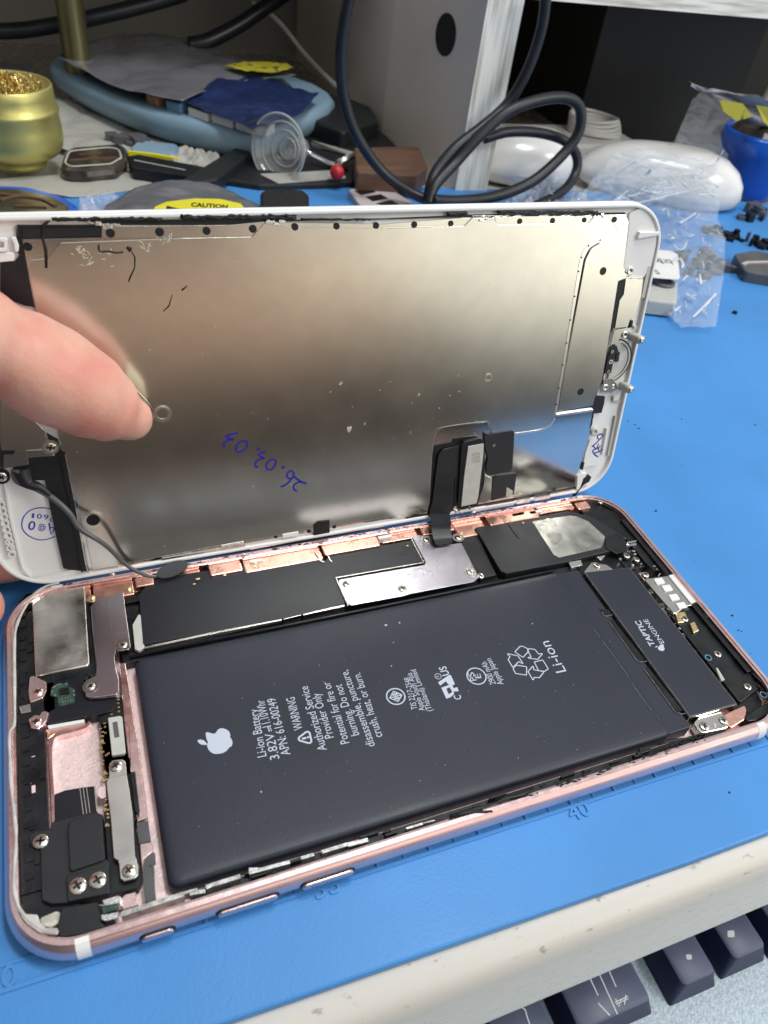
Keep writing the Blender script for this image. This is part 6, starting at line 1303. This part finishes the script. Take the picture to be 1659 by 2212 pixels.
wr = fr_('K', 915, 868); s1 = fr_('K', 1130, 795); s2 = fr_('K', 1330, 690); t1 = fr_('K', 1465, 638); t2 = fr_('K', 1650, 525)
def leg_wide(q):
    for a, b in (((525, 735), (575, 842)), ((585, 710), (698, 962)), ((645, 685), (690, 787)), ((575, 890), (650, 970))): q.ribbon([P('K', *a, KZ), P('K', *b, KZ)], .38, kz - .03, kz + .03)
    q.ribbon(PP('K', [(686, 862), (708, 914), (720, 868), (742, 902), (752, 838)], KZ), .34, kz - .03, kz + .03); q.ribbon(PP('K', [(682, 886), (765, 848)], KZ), .26, kz - .03, kz + .035); q.ribbon(PP('K', [(688, 898), (768, 862)], KZ), .22, kz - .03, kz + .035)
wl = wr[0] - 22.5
keycap(wl, wr[0], wr[1], 14, leg_wide)
keycap(wl - 9 - 13.0, wl - 6.2, wr[1] + .4, 14, lambda q: q.ribbon(cat_rom(PP('K', [(85, 915), (110, 935), (120, 970), (140, 1030)], KZ), 3), .38, kz - .03, kz + .03))
keycap(wl - 47, wl - 28, wr[1] + .9, 14)
keycap(s1[0], s2[0], s2[1], 14, lambda q: q.poly_prism(PP('K', [(1135, 580), (1175, 580), (1172, 612), (1138, 615)], KZ), kz - .03, kz + .03, 0, .4))
keycap(t1[0], t2[0], t2[1], 14, lambda q: q.poly_prism(PP('K', [(1400, 430), (1445, 425), (1445, 470), (1400, 472)], KZ), kz - .03, kz + .03, 0, .4))
keycap(t2[0] + 6.2, t2[0] + 19.4, t2[1] - .4, 14)
# ------------------------------------------------------------------ the hand that holds the panel up
def build_hand():
    W = lambda x, y, w: Vector(d2w((*Q('D', x, y, w), w)))
    hd = thing('person', 'left hand reaching in from the left, one fingertip holding the raised panel', 'person', (-60, 55, 40)); HO = (-60, 55, 40)
    mb = MB()
    def limb(pts, rs, n=6, fl=.88):
        cc = cat_rom([Vector((*p, r)) for p, r in zip([tuple(q) for q in pts], rs)], n) if False else None
        P_ = cat_rom([Vector(p) for p in pts], n); m = len(P_); r_ = []
        for i in range(m):
            t = i / (m - 1) * (len(rs) - 1); k = min(int(t), len(rs) - 2); f = t - k; f = f * f * (3 - 2 * f); r_.append(rs[k] * (1 - f) + rs[k + 1] * f)
        P_ = [Vector(p) for p in P_]
        # round the tip
        d = (P_[0] - P_[1]).normalized(); r0 = r_[0]; cap = [(P_[0] + d * r0 * s, r0 * math.sqrt(max(0, 1 - s * s))) for s in (.98, .9, .75, .5, .25)]
        P_ = [c[0] for c in cap] + P_; r_ = [c[1] for c in cap] + r_
        mb.tube(P_, [(r, r * fl) for r in r_], 20)
    # the finger in front of the steel back
    tip = [W(272, 897, 7.4), W(238, 880, 8.2), W(186, 850, 9.2), (W(110, 808, 10.6)), W(48, 770, 11.4), W(6, 748, 12.0), W(-55, 722, 13.2), W(-140, 700, 15), W(-230, 660, 17), W(-420, 640, 24), (-92, 66, 78)]
    rs = [5.4, 7.6, 9.2, 10.0, 9.3, 8.2, 9.4, 11.2, 11.2, 12, 14]
    limb(tip, rs)
    # middle finger behind the lower corner of the panel
    limb([(9, 87.5, 6.4), (-1, 88, 7.6), (-12, 88.5, 11), (-30, 88, 22), (-46, 84, 34), (-66, 78, 48), (-84, 70, 58)], [5.8, 7.4, 8.0, 8.6, 9.2, 10, 12])
    # ring finger beside the phone's left end
    rx, ry = P('D', 14, 1296, 9); rx -= 6.4
    limb([(rx, ry, 8.8), (rx - 3, ry + .3, 10.6), (rx - 14, ry + 1, 18), (-34, 68, 27), (-52, 67, 38), (-70, 64, 47), (-84, 60, 52)], [6.2, 7.6, 8.2, 8.8, 9.4, 10.5, 12])
    # little finger
    limb([(-26, 48, 8.0), (-34, 49, 11), (-44, 52, 18), (-56, 54, 28), (-70, 54, 36), (-86, 52, 42)], [5.4, 6.4, 7.0, 7.6, 8.4, 11])
    # thumb, off to the left
    limb([(-44, 6, 52), (-52, 10, 55), (-62, 18, 58), (-74, 28, 60), (-92, 40, 62), (-108, 50, 60)], [7, 9.6, 10.6, 11, 13, 18])
    # palm and wrist
    limb([(-86, 64, 74), (-100, 62, 70), (-116, 56, 62), (-134, 46, 56)], [14, 20, 23, 20], 6, .8)
    limb([(-84, 62, 48), (-98, 58, 50), (-114, 52, 52), (-134, 44, 52), (-170, 26, 54), (-230, -6, 58)], [13, 19, 23, 22, 20, 22], 6, .8)
    m = MT['skin']; nt = m.node_tree; N = nt.nodes.new; L = nt.links.new; bs = nt.nodes['Principled BSDF']
    tc = N('ShaderNodeTexCoord'); wv = N('ShaderNodeTexWave'); wv.inputs['Scale'].default_value = 900; wv.inputs['Distortion'].default_value = 9; wv.inputs['Detail'].default_value = 2; wv.inputs['Detail Scale'].default_value = .35
    vo = N('ShaderNodeTexVoronoi'); vo.feature = 'DISTANCE_TO_EDGE'; vo.inputs['Scale'].default_value = 520
    L(tc.outputs['Object'], wv.inputs['Vector']); L(tc.outputs['Object'], vo.inputs['Vector'])
    b1 = N('ShaderNodeBump'); b1.inputs['Strength'].default_value = .17; b1.inputs['Distance'].default_value = .00012; L(wv.outputs['Fac'], b1.inputs['Height'])
    b2 = N('ShaderNodeBump'); b2.inputs['Strength'].default_value = .25; b2.inputs['Distance'].default_value = .00015; L(vo.outputs['Distance'], b2.inputs['Height'])
    old = bs.inputs['Normal'].links[0].from_node; L(old.outputs[0], b1.inputs['Normal']); L(b1.outputs[0], b2.inputs['Normal']); L(b2.outputs[0], bs.inputs['Normal'])
    o = mb.build('hand_skin', 'skin', hd, HO)
    rm = o.modifiers.new('remesh', 'REMESH'); rm.mode = 'VOXEL'; rm.voxel_size = .0007; rm.use_smooth_shade = True
    sm = o.modifiers.new('smooth', 'SMOOTH'); sm.factor = .5; sm.iterations = 14
    # nail on the far side of the front finger
    a = Vector(tip[0]); b = Vector(tip[2]); ax = (a - b).normalized(); nrm = (Vector(d2w((0, 0, 0))) - Vector(d2w((0, 0, 1)))).normalized()
    up = W(300, 800, 8) - W(280, 893, 8); up = (up - ax * up.dot(ax)).normalized(); nrm = (nrm - ax * nrm.dot(ax)).normalized(); nd = (nrm * .55 + up * .85).normalized(); sd = ax.cross(nd)
    nm = MB(); vs = []; nu, nv = 10, 12
    for i in range(nu + 1):
        s = i / nu; L_ = -4.5 + 9.9 * s; rr = (5.45 - .36 * L_) if L_ < 0 else (5.45 - .13 * L_ - .075 * L_ * L_)
        for j in range(nv + 1):
            t = (j / nv - .5) * 1.6 * (1 - .25 * max(0, s - .8) * 5 * .4); vs.append(a + ax * (L_ - .8 * (abs(t) ** 2) * (s > .8)) + (nd * math.cos(t) + sd * math.sin(t)) * rr * (.93 if s < .9 else .9))
    cen = sum(vs, Vector()) / len(vs)
    vs2 = [v - (nd * .35) for v in vs]; N_ = len(vs)
    fs = [[i * (nv + 1) + j, (i + 1) * (nv + 1) + j, (i + 1) * (nv + 1) + j + 1, i * (nv + 1) + j + 1] for i in range(nu) for j in range(nv)]
    nm.add(vs + vs2, fs + [[q + N_ for q in f][::-1] for f in fs] + [[nu * (nv + 1) + j, nu * (nv + 1) + j + N_, nu * (nv + 1) + j + 1 + N_, nu * (nv + 1) + j + 1] for j in range(nv)], True)
    nm.build('fingernail', 'nail', hd, HO)
    return hd
person = build_hand()
